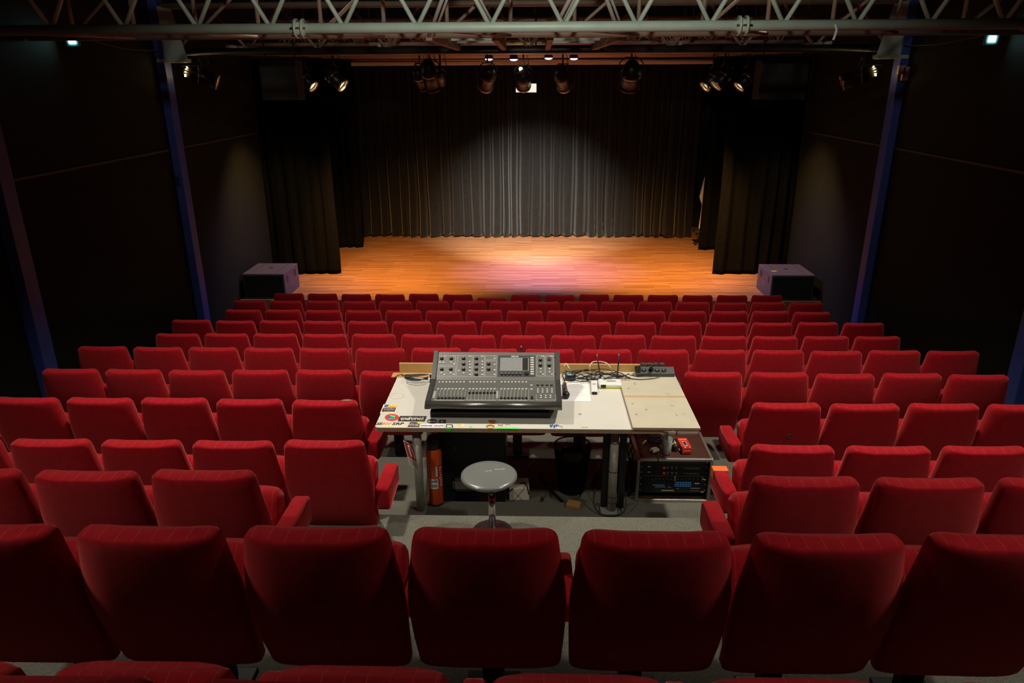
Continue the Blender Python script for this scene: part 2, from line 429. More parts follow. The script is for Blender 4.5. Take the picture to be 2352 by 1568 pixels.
def cushion_mesh():
    g = G(); rings = []
    # tipped-up seat: slab from the pivot low behind to its front edge up high
    L = 0.41; ang = math.radians(68)
    prof = [(0, .215, .030), (.02, .226, .048), (.10, .231, .060), (.25, .232, .066), (.33, .231, .066), (.375, .227, .062), (.397, .217, .050), (L, .200, .030)]
    for s, wd, th in prof:
        rr = ring(wd, th, 0, 0, -0.010, e1=0.20, e2=0.35)
        out = []
        for x, y, z in rr:
            s2 = s - 0.018 - (0.012*max(0, (abs(x)-.13)/.11) if s > .33 else 0)
            out.append((x, 0.17 + s2*math.cos(ang) + y*math.sin(ang), -0.665 + s2*math.sin(ang) - y*math.cos(ang)))
        rings.append(out)
    g.loft(rings)
    me = mesh_of('seat_cushion', g, M['velvet'])
    a = me.attributes.new('stitched', 'FLOAT', 'FACE')
    for p in me.polygons: a.data[p.index].value = 1.0 if p.normal.y < 0.75 and abs(p.center.x) < .215 else 0.0
    return me
def arm_mesh(name='armrest'):
    g = G()
    # padded arm block, side profile (y, z) with rounded front
    pr = [(.108, -.34), (.112, -.322), (.14, -.312), (.36, -.333), (.425, -.345), (.452, -.365), (.458, -.40), (.445, -.50), (.42, -.535), (.32, -.535), (.25, -.50), (.20, -.49), (.135, -.42)]
    pr = [(y, z-.045) for y, z in pr]; rings = []
    for x, k in ((-.034, .90), (-.029, .97), (-.02, 1.0), (.02, 1.0), (.029, .97), (.034, .90)):
        cy, cz = .28, -.465
        rings.append([(x, cy+(y-cy)*k, cz+(z-cz)*k) for y, z in pr])
    g.loft(rings)
    me = mesh_of(name, g, M['velvet'])
    a = me.attributes.new('stitched', 'FLOAT', 'FACE')
    return me
def end_arm_mesh():
    g = G(); rings = []
    pr = [(.03, -.365), (.036, -.348), (.06, -.340), (.33, -.347), (.36, -.354), (.374, -.372), (.374, -.47), (.36, -.495), (.06, -.505), (.036, -.495), (.03, -.46)]
    for x, k in ((-.041, .93), (-.036, .985), (-.029, 1.0), (.029, 1.0), (.036, .985), (.041, .93)):
        rings.append([(x, .20+(y-.20)*k, -.425+(z+.425)*k) for y, z in pr])
    g.loft(rings)
    me = mesh_of('armrest', g, M['velvet']); me.attributes.new('stitched', 'FLOAT', 'FACE'); return me
def ped_mesh():
    g = G()
    g.box((0, .27, -.655), (.36, .12, .07), bev=.01)
    g.box((0, .29, -.80), (.085, .07, .28), bev=.008)
    g.box((0, .29, -.945), (.22, .15, .02), bev=.006)
    g.box((-.11, .21, -.62), (.05, .10, .05), bev=.008); g.box((.11, .21, -.62), (.05, .10, .05), bev=.008)
    return mesh_of('pedestal', g, M['blackmetal'])
MB_, MC_, MA_, MP_, ME_ = back_mesh(), cushion_mesh(), arm_mesh(), ped_mesh(), end_arm_mesh()
ORD = 'first second third fourth fifth sixth seventh eighth ninth tenth eleventh twelfth thirteenth fourteenth fifteenth sixteenth'.split()
def part(name, me, parent, loc=(0, 0, 0)):
    o = bpy.data.objects.new(name, me); COL.objects.link(o); o.parent = parent; o.location = loc; return o
proto = thing('theatre_seat', '', 'seat', (0, 0, 0))
for nm, me in (('backrest', MB_), ('seat_cushion', MC_), ('pedestal', MP_)): part(nm, me, proto)
proto_arm = part('armrest', MA_, proto, (-.275, 0, 0))
first = [True]
def place_seat(row, x, label, right_arm=False, left_arm=True, dz=0.0, rz=None, rx=0.0):
    if first[0] and not left_arm:
        r = proto; first[0] = False; kids = list(proto.children)
    else:
        r = proto.copy(); COL.objects.link(r); kids = []
        for ch in list(proto.children):
            if ch.get('skip'): continue
            c = ch.copy(); COL.objects.link(c); c.parent = r; kids.append(c)
    if right_arm: part('armrest', ME_, r, (.311, 0, 0))['skip'] = 1
    if left_arm:
        for c in kids:
            if c.name.startswith('armrest'): c.data = ME_; c.location.x = -.311
    r.location = (x, ROWY[row], ROWZ[row]+dz)
    r.rotation_euler = (rx, random.uniform(-.006, .006), random.uniform(-.009, .009) if rz is None else rz)
    r['label'] = label; r['group'] = 'red seats in the %s row from the stage' % ORD[11-row]
    return r
ROWS = {}
ROWS[0] = [-1.54+.553*k for k in range(6)]
ROWS[1] = [-1.796+.55*k for k in range(7)]
ROWS[2] = [-2.608, -2.058, -1.508, 1.242, 1.792, 2.342]
ROWS[3] = [-3.423, -2.873, -2.323, -1.773, -1.223, 1.527, 2.077, 2.627]
ROWS[4] = [-3.687, -3.137, -2.587, -2.037, -1.487, 1.813, 2.363, 2.913, 3.463]
ROWS[5] = [-3.968+.55*k for k in range(15)]
for r_ in (6, 8, 10): ROWS[r_] = [-4.222+.55*k for k in range(16)]
for r_ in (7, 9, 11): ROWS[r_] = [-3.941+.55*k for k in range(15)]
seat_at = {}
for row in range(12):
    xs = ROWS[row]
    for k, x in enumerate(xs):
        left_block = [v for v in xs if v < 0]; right_block = [v for v in xs if v > 0]
        rn = ORD[11-row]
        ra = k == len(xs)-1
        if row in (2, 3, 4):
            if x < 0:
                j = len(left_block)-1-k; ra = j == 0
                lb = ('red seat adjoining the left end of the mixing table, %s row from the stage' % rn) if j == 0 else \
                     ('red seat, %s left of the mixing table, %s row from the stage' % (ORD[j], rn))
            else:
                j = k-len(left_block)
                lb = ('red seat adjoining the right end of the mixing table, %s row from the stage' % rn) if j == 0 else \
                     ('red seat, %s right of the mixing table, %s row from the stage' % (ORD[j], rn))
        elif row == 0:
            lb = 'red seat cut off by the bottom edge of the photo, %s from the left' % ORD[k]
        elif row == 1:
            lb = 'large red seat in the nearest full row of backs, %s from the left' % ORD[k]
        elif row == 11:
            lb = 'small red seat in the front row at the stage, %s from the left' % ORD[k]
        else:
            lb = 'red seat, %s from the left in the %s row from the stage' % (ORD[k], rn)
        dz = random.uniform(-.006, .006); rx = random.uniform(-.007, .007)
        if row == 11 and k == 6:
            lb = 'sagging red seat set lower than its neighbours in the front row at the stage'; dz = -.055
        if row == 4 and k == 4: lb = 'red seat with a torn top corner, just left of the mixing table'
        if row == 4 and k == 5: lb = 'red seat with a round hole in its back, right of the mixing table'
        if row == 3 and k == 5: lb = 'red seat whose armrest is wrapped in orange tape, right of the table'
        if row == 7 and k == 4: lb = 'red seat with a pale scratch down its back, fifth row from the stage'
        if row == 0: dz = (.02, .02, .016, -.002, -.004, -.002)[k]
        la = k == 0 or (row in (2, 3, 4) and k == len(left_block))
        o = place_seat(row, x, lb, ra, la, dz, rx=rx)
        seat_at[(row, k)] = o
        if row == 0:
            for c in o.children:
                if c.name.startswith('seat_cushion'): c.location.z = .03
def kid(row, k, nm):
    return [c for c in seat_at[(row, k)].children if c.name.split('.')[0] == nm][0]
# marks on single seats (sub-parts of the back or the arm)
g = G(); g.lathe([(0, .006), (.03, .005), (.06, .0)], (0, 0, 0), 12)
o = obj('torn_foam', g, M['foam'], kid(4, 4, 'backrest'), local=True); o.location = (.160, .004, -.002); o.scale = (.8, .30, 1.2); o['label'] = 'exposed grey foam'
g = G(); g.lathe([(0, .0), (.016, .001), (.020, .004), (.014, .005)], (0, 0, 0), 16, Vector((0, -1, 0)).to_track_quat('Z', 'Y'))
o = obj('burn_hole', g, M['stkplum'], kid(4, 5, 'backrest'), local=True); o.location = (.03, -.052, -.235)
g = G(); g.box((0, .315, -.345), (.096, .06, .010), bev=.003); g.box((-.047, .315, -.375), (.004, .06, .06)); g.box((.047, .315, -.375), (.004, .06, .06))
o = obj('tape_wrap', g, M['orangetape'], kid(3, 5, 'armrest'), local=True); o['label'] = 'orange tape wrapped round the arm'
g = G(); g.tube([(0, 0, .03), (.004, 0, .0), (.010, 0, -.035)], .003, 6)
o = obj('scratch', g, M['stkbrown'], kid(7, 4, 'backrest'), local=True); o.location = (.19, -.050, -.09)
g = G(); g.lathe([(0, .003), (.012, .002), (.02, 0)], (0, 0, 0), 10)
o = obj('yellow_tape', g, M['yellow'], kid(6, 15, 'backrest'), local=True); o.location = (-.19, .0, -.004)

# ------------------------------------------------------------------ curtains
def curtain(name, label, x0, x1, y, z0, z1, amp, wl, seed, hem=0.03, gather=0.0, mat='legcloth'):
    rnd = random.Random(seed); g = G()
    nx = int((x1-x0)/0.022); nz = 44
    ph = [rnd.uniform(0, 6.28) for _ in range(8)]
    cols = []
    # irregular pleats: warp the running length
    grid = []
    for j in range(nz+1):
        t = j/nz; z = z0+(z1-z0)*t; row = []
        for i in range(nx+1):
            u = i/nx; x = x0+(x1-x0)*u
            s = (x-x0)/wl*2*PI + 1.0*math.sin(x*2.1+ph[0]) + .7*math.sin(x*5.3+ph[1]) + .35*math.sin(x*11.7+ph[6]) + .25*math.sin(t*3+x*1.7+ph[2])*(1-t)
            a = amp*(0.55+0.45*(1-t))*(0.85+0.22*math.sin(x*3.1+ph[3])+.2*math.sin(x*7.9+ph[7]))
            yy = y + a*math.sin(s) + 0.35*a*math.sin(2*s+ph[4]+t) + .03*math.sin(x*1.3+ph[5])*(1-t)
            if gather and t < .16:      # cloth slumping onto the boards in soft folds
                q = (1-t/.16)
                yy -= gather*q*q*(0.6+0.4*math.sin(x*4+ph[6])); yy += .02*q*math.sin(z*38+x*9+ph[7])
            zz = z + (hem*(math.sin(x*2.7+ph[6])*.5+.5)*(1-t)**6)
            xx = x + .012*math.sin(z*2+ph[1]+x*6)*(1-t)
            row.append(g.b.verts.new((xx, yy, zz)))
        grid.append(row)
    for j in range(nz):
        for i in range(nx):
            f = g.b.faces.new((grid[j][i], grid[j][i+1], grid[j+1][i+1], grid[j+1][i])); f.smooth = True
    o = obj(name, g, M[mat])
    sm = o.modifiers.new('cloth', 'SOLIDIFY'); sm.thickness = .006
    return tag(o, label, 'curtain')
curtain('backdrop_curtain', 'wide black pleated curtain across the back of the stage', -4.75, 4.05, BACKY, STZ+.005, ZC+.33, .12, .26, 3, .03, .10, 'curtain')
curtain('stage_leg_curtain', 'black curtain at the front of the stage on its left, beside the left wall', WL+.03, -3.98, 14.5, STZ+.004, ZC+.38, .04, .27, 5, .02)
curtain('stage_leg_curtain', 'black curtain at the front of the stage on its right, beside the right wall', 3.74, WR-.03, 14.55, STZ+.004, ZC+.38, .04, .27, 8, .02)
curtain('stage_wing_curtain', 'narrow black curtain behind the left front curtain, half way back on stage', -5.1, -4.06, 17.05, STZ+.004, ZC+.36, .045, .25, 11, .02)
curtain('stage_wing_curtain', 'narrow black curtain behind the right front curtain, half way back on stage', 3.93, 4.9, 16.8, STZ+.004, ZC+.36, .045, .25, 14, .02)

# ------------------------------------------------------------------ subwoofers on the stage edge
def subwoofer(x0, x1, label, inner):
    y0, y1, z0, z1 = 12.72, 13.55, STZ, STZ+.465
    t = thing('subwoofer', label, 'speaker', ((x0+x1)/2, (y0+y1)/2, z0))
    g = G(); g.box(((x0+x1)/2, (y0+y1)/2, (z0+z1)/2), (x1-x0, y1-y0, z1-z0), bev=.012); obj('cabinet', g, M['sub'], t)
    g = G(); g.box(((x0+x1)/2, y0-.006, (z0+z1)/2), (x1-x0-.05, .014, z1-z0-.05), bev=.004); obj('front_grille', g, M['grille'], t)
    for k in (.2, .8):
        g = G(); g.box((x0+(x1-x0)*k, (y0+y1)/2, z1+.001), (.008, y1-y0-.03, .004)); obj('top_runner', g, M['seam'], t)
    g = G(); g.lathe([(0, .004), (.035, .004), (.04, 0)], ((x0+x1)/2, y0+.45, z1), 20); obj('pole_socket', g, M['handle'], t)
    xs = x1 if inner > 0 else x0
    for yy in (y0+.16, y0+.62):
        for dz in (0,):
            g = G()
            g.box((xs+inner*.001, yy-.03, z1-.13), (.006, .035, .12), bev=.002); g.box((xs+inner*.001, yy+.03, z1-.13), (.006, .035, .12), bev=.002)
            obj('side_handle', g, M['handle'], t)
    g = G(); g.box((xs+inner*.001, (y0+y1)/2+.02, z0+.2), (.003, .006, .10)); obj('badge', g, M['print'], t)
    return t
subwoofer(-5.31, -4.54, 'grey subwoofer on the left edge of the stage, by the left curtain', 1)
subwoofer(4.33, 5.10, 'grey subwoofer on the right edge of the stage, by the right curtain', -1)
g = G(); g.box((4.45, 13.0, STZ+.467), (.10, .05, .002)); tag(obj('yellow_tape', g, M['yellow']), 'strip of yellow tape on top of the right subwoofer', 'tape')

def hung_speaker(x0, x1, zt, zb, y, label, inner):
    t = thing('hung_loudspeaker', label, 'speaker', ((x0+x1)/2, y+.3, zb))
    g = G(); g.box(((x0+x1)/2, y+.17, (zt+zb)/2), (x1-x0, .34, zt-zb), bev=.012); obj('cabinet', g, M['grille'], t)
    xe = x1 if inner > 0 else x0
    g = G(); g.box((xe-inner*.005, y-.004, (zt+zb)/2), (.012, .012, zt-zb-.01)); obj('lit_edge_strip', g, M['seam'], t)  # paler strip stands in for light caught on the cabinet edge
    g = G()
    for xx in (x0+.06, x1-.06): g.cyl((xx, y+.16, zt-.01), (xx, y+.16, CEILZ), .012, n=8)
    obj('hanging_bracket', g, M['bar'], t)
a = at(592, 136, y=12.15); b_ = at(688, 230, y=12.15)
hung_speaker(a.x, b_.x, a.z, b_.z, 12.15, 'dark loudspeaker box hung near the ceiling on the left of the stage', 1)
a = at(1750, 136, y=12.15); b_ = at(1850, 228, y=12.15)
hung_speaker(a.x, b_.x, a.z, b_.z, 12.15, 'dark loudspeaker box hung near the ceiling on the right of the stage', -1)

# things in the gap at the right of the backdrop
g = G(); p = [at(1618, 406, y=18.0), at(1606, 452, y=18.0), at(1612, 470, y=18.0), at(1604, 524, y=18.0), at(1618, 522, y=18.0), at(1626, 432, y=18.0)]
g.poly(p, .03, (0, 1, 0)); tag(obj('white_flat', g, M['white']), 'white folded sheet standing in the gap right of the backdrop curtain', 'panel')
t = thing('keyboard_stand', 'small black stand on the stage floor at the right end of the backdrop', 'stand', (at(1606, 555, y=17.4).x, 17.4, STZ))
px = t.location.x
g = G(); g.box((px, 17.4, STZ+.33), (.30, .3, .05), bev=.01); obj('top_plate', g, M['plastic'], t)
for sx in (-1, 1):
    g = G(); g.cyl((px-.12*sx, 17.32, STZ), (px+.12*sx, 17.32, STZ+.32), .014, n=8); g.cyl((px-.12*sx, 17.48, STZ), (px+.12*sx, 17.48, STZ+.32), .014, n=8); obj('leg', g, M['blackmetal'], t)

# ------------------------------------------------------------------ roof trusses
def brace(g, a, b_, r=.02): g.cyl(a, b_, r, n=8)
CH = .453+ZC
def main_truss():
    t = thing('roof_truss', 'pale steel lattice truss crossing the whole hall above the mixing table', 'truss', (0, 7.2, CH))
    x0, x1 = WL+.02, WR-.02
    g = G(); g.cyl((x0, 7.2, CH), (x1, 7.2, CH), .047, n=16); obj('chord', g, M['truss'], t)
    g = G(); g.cyl((x0, 8.15, CH), (x1, 8.15, CH), .045, n=16); obj('chord', g, M['rust'], t)
    g = G(); g.cyl((x0, 7.2, CH+.58), (x1, 7.2, CH+.58), .04, n=12); obj('chord', g, M['truss'], t)
    g = G(); g.cyl((x0, 8.15, CH+.58), (x1, 8.15, CH+.58), .04, n=12); obj('chord', g, M['rust'], t)
    px = [284+168.4*k for k in range(-4, 17)]
    for p_ in px:
        x = at(p_, 55, y=7.2).x
        if x < x0+.3 or x > x1-.3: continue
        for s in (-1, 1):
            g = G(); brace(g, (x+s*.015, 7.2, CH+.03), (x+s*.325, 7.2, CH+.57), .021); obj('brace', g, M['truss'], t)
    k = 0
    x = x0+.5
    while x < x1-.2:
        g = G(); brace(g, (x, 8.15, CH), (x, 8.15, CH+.58), .022); obj('post', g, M['rust'], t)
        if k % 2 == 0:
            g = G(); brace(g, (x, 8.15, CH+.02), (min(x+.66, x1-.1), 8.15, CH+.56), .018); obj('back_brace', g, M['rust'], t)
            g = G(); brace(g, (x, 7.23, CH-.02), (x+.66 if x+.66 < x1 else x1, 8.12, CH-.02), .018); obj('bottom_brace', g, M['rust'], t)
        x += .66; k += 1
    for p_, py in ((688, 56), (1706, 52)):
        c = at(p_, py, y=7.2); q = Vector((1, 0, 0)).to_track_quat('Z', 'Y')
        g = G(); g.cyl((c.x-.05, 7.2, CH), (c.x+.05, 7.2, CH), .062, n=16)
        for s in (-.032, .032): g.cyl((c.x+s-.01, 7.2, CH), (c.x+s+.01, 7.2, CH), .085, n=18)
        f = obj('flange_joint', g, M['truss'], t)
        g = G()
        for k2 in range(6):
            an = k2*PI/3; yy, zz = 7.2+.07*math.cos(an), CH+.07*math.sin(an); g.cyl((c.x-.07, yy, zz), (c.x+.07, yy, zz), .009, n=6)
        obj('bolt', g, M['steelrim'], f)
    c = at(1920, 62, y=7.14)
    g = G(); g.tube([(c.x, 7.16, CH), (c.x+.005, 7.13, CH-.05), (c.x-.008, 7.14, CH-.13)], .012, 6); obj('tape_tail', g, M['white'], t)
    return t
main_truss()
def far_truss():
    y, z = 11.0, ZC+.395
    t = thing('roof_truss', 'dark steel truss between the two far blue columns, carrying the hung lamps', 'truss', (0, y, z))
    x0, x1 = WL+.02, WR-.02
    g = G(); g.cyl((x0, y, z), (x1, y, z), .05, n=14); obj('chord', g, M['bar'], t)
    g = G(); g.cyl((x0, y, z+.6), (x1, y, z+.6), .045, n=14); obj('chord', g, M['rust'], t)
    g = G(); g.cyl((x0, y+.25, z-.01), (x1, y+.25, z-.01), .03, n=12); obj('cable_pipe', g, M['rust'], t)
    x = x0+.3; k = 0
    while x < x1-.3:
        g = G(); s = 1 if k % 2 else -1
        brace(g, (x, y, z+(.58 if s > 0 else .03)), (x+.48, y, z+(.03 if s > 0 else .58)), .02); obj('brace', g, M['rust'], t)
        x += .5; k += 1
    for xx, s in ((x0, 1), (x1, -1)):
        g = G(); g.poly([(xx, y-.07, z-.10), (xx+s*.42, y-.07, z-.10), (xx+s*.28, y-.07, z+.55), (xx, y-.07, z+.62)], .02, (0, -1, 0)); obj('gusset_plate', g, M['truss'], t)
        g = G(); g.box((xx+s*.22, y-.06, z-.12), (.44, .14, .05), bev=.006); obj('bearing_plate', g, M['truss'], t)
    return t
far_truss()
def grid_truss(y, z0, h, label, x0=-4.6, x1=4.4, mat='pipe', pitch=.28):
    t = thing('lighting_truss', label, 'truss', (0, y, z0))
    for zz, yy in ((z0, y), (z0, y+.28), (z0+h, y+.14)):
        g = G(); g.cyl((x0, yy, zz), (x1, yy, zz), .025, n=10); obj('chord', g, M[mat], t)
    for xx in (x0+.3, .03, x1-.3):
        g = G(); g.cyl((xx, y+.14, z0+h), (xx, y+.14, CEILZ), .012, n=8); obj('hanger_rod', g, M['bar'], t)
    x = x0+.1; k = 0
    while x < x1-pitch:
        s = k % 2
        g = G()
        brace(g, (x, y+(.14 if s else 0), z0+(h if s else 0)), (x+pitch, y+(0 if s else .14), z0+(0 if s else h)), .011)
        brace(g, (x, y+(.14 if s else .28), z0+(h if s else 0)), (x+pitch, y+(.28 if s else .14), z0+(0 if s else h)), .011)
        obj('brace', g, M[mat], t)
        x += pitch; k += 1
    return t
grid_truss(12.4, ZC+.55, .36, 'slim lattice truss above the front edge of the stage')
grid_truss(13.6, ZC+.60, .34, 'slim lattice truss above the stage just behind the hung lamps', pitch=.24)
grid_truss(14.5, ZC+.66, .34, 'slim lattice truss above the middle of the stage floor', pitch=.24)
grid_truss(15.4, ZC+.72, .36, 'slim lattice truss over the stage, closest to the backdrop')
for k, y in enumerate((11.9, 12.5, 13.1, 14.0, 14.9, 15.8, 16.7)):
    lim = 5.0-.15*k; zz = ZC+.40+.010*k
    t = thing('lighting_pipe', '', 'pipe', (0, y, zz))
    g = G(); g.cyl((-lim-.05, y, zz), (lim-.15, y, zz), .026, n=10); obj('tube', g, M['pipe'], t)
    for x in (-3.3, 0.05, 3.2):
        g = G(); g.cyl((x, y, zz), (x, y, CEILZ), .010, n=8); obj('hanger_rod', g, M['bar'], t)
    tag(t, 'horizontal steel lighting pipe over the stage, %s from the audience' % ORD[k], 'pipe', 'cross pipes over the stage')
for k, x in enumerate((-4.4, -2.2, 2.1, 4.2)):
    g = G(); g.cyl((x*1.0, 11.1, ZC+.47), (x*.98, 17.6, ZC+.50), .024, n=10)
    tag(obj('rigging_pipe', g, M['pipe']), 'lengthwise rigging pipe running towards the backdrop, %s from the left' % ORD[k], 'pipe', 'lengthwise pipes over the stage')
a = at(806, 147, y=18.23); b_ = at(1640, 146, y=18.23)
g = G(); g.box(((a.x+b_.x)/2, 18.25, a.z), (b_.x-a.x, .06, .085), bev=.01)
tag(obj('curtain_batten', g, M['batten']), 'pale horizontal batten along the top of the backdrop curtain', 'batten')
a = at(810, 141, y=18.2); b_ = at(1640, 141, y=18.2)
g = G(); g.cyl((a.x, 18.18, a.z+.035), (b_.x, 18.18, b_.z+.035), .028, n=10)
tag(obj('curtain_rail', g, M['pipe']), 'round steel rail just above the pale curtain batten', 'rail')

# slatted service panels between the two roof trusses
def slat_panel(pa, label):
    z = ZC+.43
    q = [at(px_, py_, z=z) for px_, py_ in pa]         # near-left, near-right, far-right, far-left
    c = sum(q, Vector())/4
    t = thing('slatted_walkway', label, 'walkway', c)
    for a_, b2 in ((0, 3), (1, 2)):
        g = G(); d = q[b2]-q[a_]; g.box((q[a_]+q[b2])/2, (.07, d.length, .09), Vector((0, 1, 0)).rotation_difference(d.normalized()).to_matrix(), bev=.005); obj('side_rail', g, M['rust'], t)
    for k in range(4):
        f = (k+.3)/4; a_ = q[0].lerp(q[3], f); b2 = q[1].lerp(q[2], f)
        g = G(); g.box((a_+b2)/2+Vector((0, 0, .05)), ((b2-a_).length-.08, .05, .012), Matrix.Rotation(math.radians(62), 3, 'X'), bev=.003); obj('slat', g, M['slat'], t)
    for p0, p1 in ((q[0], q[0]+Vector((.42, -.6, .75))), (q[1], q[1]+Vector((-.42, -.6, .75)))):
        g = G(); g.cyl(p0, p1, .022, n=8); g.cyl(p0+Vector((.05, 0, 0)), p1+Vector((.05, 0, 0)), .014, n=8); obj('stay_rod', g, M['slat'], t)
slat_panel([(985, 83), (1137, 83), (1158, 108), (1052, 108)], 'white slatted panel with brown rails under the roof, left of centre')
slat_panel([(1264, 83), (1425, 83), (1362, 108), (1258, 108)], 'white slatted panel with brown rails under the roof, right of centre')

# ------------------------------------------------------------------ lamps
def par_lamp(px, py, y, aim, label, size=.2, length=.38, lit=False, zpipe=None, name='stage_lamp', cat='stage lamp', ringmat='steelrim', vents=False):
    c = at(px, py, y=y)
    d = (Vector(aim)-c).normalized() if not isinstance(aim, Vector) or True else aim
    q = d.to_track_quat('Z', 'Y')
    zp = zpipe if zpipe is not None else ZC+.42
    t = thing(name, label, cat, c)
    r = size/2; h = length/2
    g = G(); g.lathe([(r*.45, -h), (r*.62, -h+.01), (r*.95, -h*.45), (r, -h*.3), (r, h), (r*.97, h), (r*.95, h-.05)], c, 24, q); g.cyl(c-d*h*1.0, c-d*(h+.02), r*.45, n=16)
    can = obj('can', g, M['par'], t)
    g = G(); g.lathe([(r*1.0, h-.03), (r*1.07, h-.025), (r*1.07, h+.004), (r*.9, h+.004), (r*.9, h-.02)], c, 24, q); obj('front_ring', g, M[ringmat], t)
    g = G(); g.lathe([(0, h-.045), (r*.6, h-.052), (r*.93, h-.06)], c, 24, q); obj('lens', g, M['lens_lit' if lit else 'lens'], t)
    g = G(); g.lathe([(r*1.0, -h*.15), (r*1.04, -h*.13), (r*1.04, -h*.08), (r, -h*.06)], c, 24, q); obj('band', g, M['steelrim'], can)
    # yoke and clamp
    side = d.cross(Vector((0, 0, 1)))
    if side.length < .1: side = Vector((1, 0, 0))
    side.normalize(); top = min(c.z+r+.10, zp-.05)
    g = G()
    g.tube([c+side*(r+.02), c+side*(r+.022)+Vector((0, 0, (top-c.z)*.7)), Vector((c.x, c.y, top))+side*(r*.6), Vector((c.x, c.y, top))-side*(r*.6), c-side*(r+.022)+Vector((0, 0, (top-c.z)*.7)), c-side*(r+.02)], .010, 6, smooth=False)
    obj('yoke', g, M['blackmetal'], t)
    zr = {12.5: ZC+.41, 13.1: ZC+.42, 11.9: ZC+.40, 11.25: ZC+.385}.get(round(y, 2), zp)
    g = G(); g.cyl((c.x, c.y, top-.01), (c.x, c.y, zr-.036), .014, n=8); g.tube([(c.x, c.y+.036*math.sin(an), zr-.036*math.cos(an)) for an in [k_*PI/8 for k_ in range(-13, 14)]], .006, 6, smooth=False); obj('clamp', g, M['bar'], t)
    if vents:
        g = G()
        n_ = Vector((0, -1, 0))-d*d.dot(Vector((0, -1, 0))); n_.normalize(); v_ = d.cross(n_)
        for k in range(5):
            an = math.radians(-64+32*k); u = n_*math.cos(an)+v_*math.sin(an); rv = r*.64+.004
            g.box(c-d*(h*.92)+u*rv, (.016, .012, .016), q.to_matrix(), bev=.003)
        obj('vent_glint', g, M['bulb'], can)
    g = G(); g.tube([c-d*h, c-d*(h+.05)+Vector((.03, 0, .05)), Vector((c.x+.09, c.y+.07, c.z+r+.06)), Vector((c.x+.06, c.y+.06, zp-.02))], .006, 6); obj('cable', g, M['blackrubber'], t)
    return t, c, d, q
par_lamp(463, 176, 11.25, at(640, 235, y=11.5), 'black lamp near the left wall with a bright lens edge, beside the left column', .22, .46, True, ZC+.395, vents=True)
par_lamp(703, 184, 13.1, at(765, 238, y=12.95), 'black lamp hung just right of the left loudspeaker box', .20, .36, True)
t1 = par_lamp(768, 180, 12.5, at(840, 240, y=12.38), 'black lamp with glowing lens, second right of the left loudspeaker box', .22, .38, True)
par_lamp(965, 178, 13.1, at(1040, 320, y=14), 'tilted black lamp at the left side of the lamp cluster left of centre', .24, .40, False, ZC+.40, ringmat='par')
par_lamp(988, 172, 12.5, at(1020, 300, y=13.2), 'large black lamp in the cluster left of centre', .27, .50, False, ZC+.40, ringmat='par')
par_lamp(1012, 180, 11.9, at(1035, 260, y=13.4), 'slim black lamp at the right side of the cluster left of centre', .12, .36, False, ZC+.40, ringmat='par')
par_lamp(1120, 178, 12.5, at(1080, 330, y=14.0), 'brown-black lamp just left of the lit centre lamp', .25, .46, False, ZC+.40)
tc, cc, dc, qc = par_lamp(1202, 182, 12.5, at(1210, 500, y=18.2), 'centre stage lamp with a glowing bulb showing at its back', .24, .40, False, ZC+.40)
g = G(); p = at(1196, 158, y=12.35); g.lathe([(0, -.03), (.02, -.022), (.028, 0), (.02, .022), (0, .03)], p, 12); obj('bulb', g, M['bulb'], tc)
par_lamp(1292, 180, 12.5, at(1330, 330, y=14.0), 'brown-black lamp just right of the lit centre lamp', .24, .44, False, ZC+.40)
par_lamp(1449, 172, 12.5, at(1425, 330, y=13.6), 'large black lamp with a looped cable, right of centre', .33, .46, False, ZC+.40, ringmat='par')
t2 = par_lamp(1636, 182, 13.1, at(1570, 250, y=12.95), 'black lamp with glowing lens, leftmost of three beside the right loudspeaker box', .20, .36, True)
par_lamp(1662, 178, 12.5, at(1595, 250, y=12.38), 'black lamp with amber lens edge, middle of three beside the right loudspeaker box', .20, .36, True)
par_lamp(1714, 182, 13.1, at(1650, 250, y=12.95), 'black lamp with glowing lens, closest to the right loudspeaker box', .20, .36, True)
par_lamp(1972, 176, 11.25, at(1800, 240, y=11.5), 'black lamp near the right wall, beside the right column', .22, .46, False, ZC+.395, vents=True)
q4 = [at(1185, 192, y=12.75), at(1232, 192, y=12.75), at(1232, 212, y=12.75), at(1185, 212, y=12.75)]
g = G(); g.poly(q4, .01, (0, -1, 0)); obj('diffuser_frame', g, pm('glowing_diffuser_gel', (.8, .78, .68), .6, emit=(1, .92, .7), estr=.9), tc)  # lamp light falling on the gel is put in as emission
for k, (px_, py_, nm) in enumerate(((1123, 136, 'far left'), (1180, 137, 'centre left'), (1260, 134, 'centre right'), (1318, 135, 'far right'))):
    c = at(px_, py_, y=14.0)
    t = thing('wash_light', 'small stage light with a violet glowing lens over the stage, %s of four' % ORD[k], 'stage light', c, 'violet lights over the stage')
    g = G(); g.cyl((c.x, 14.0, c.z+.005), (c.x, 14.0, c.z+.09), .085, .06, n=20); g.cyl((c.x, 14.0, c.z+.09), (c.x, 14.0, ZC+.46), .012, n=8); obj('housing', g, M['par'], t)
    g = G(); g.lathe([(0, -.022), (.04, -.018), (.07, 0), (.07, .006)], c, 20); obj('lens', g, M['led'], t)

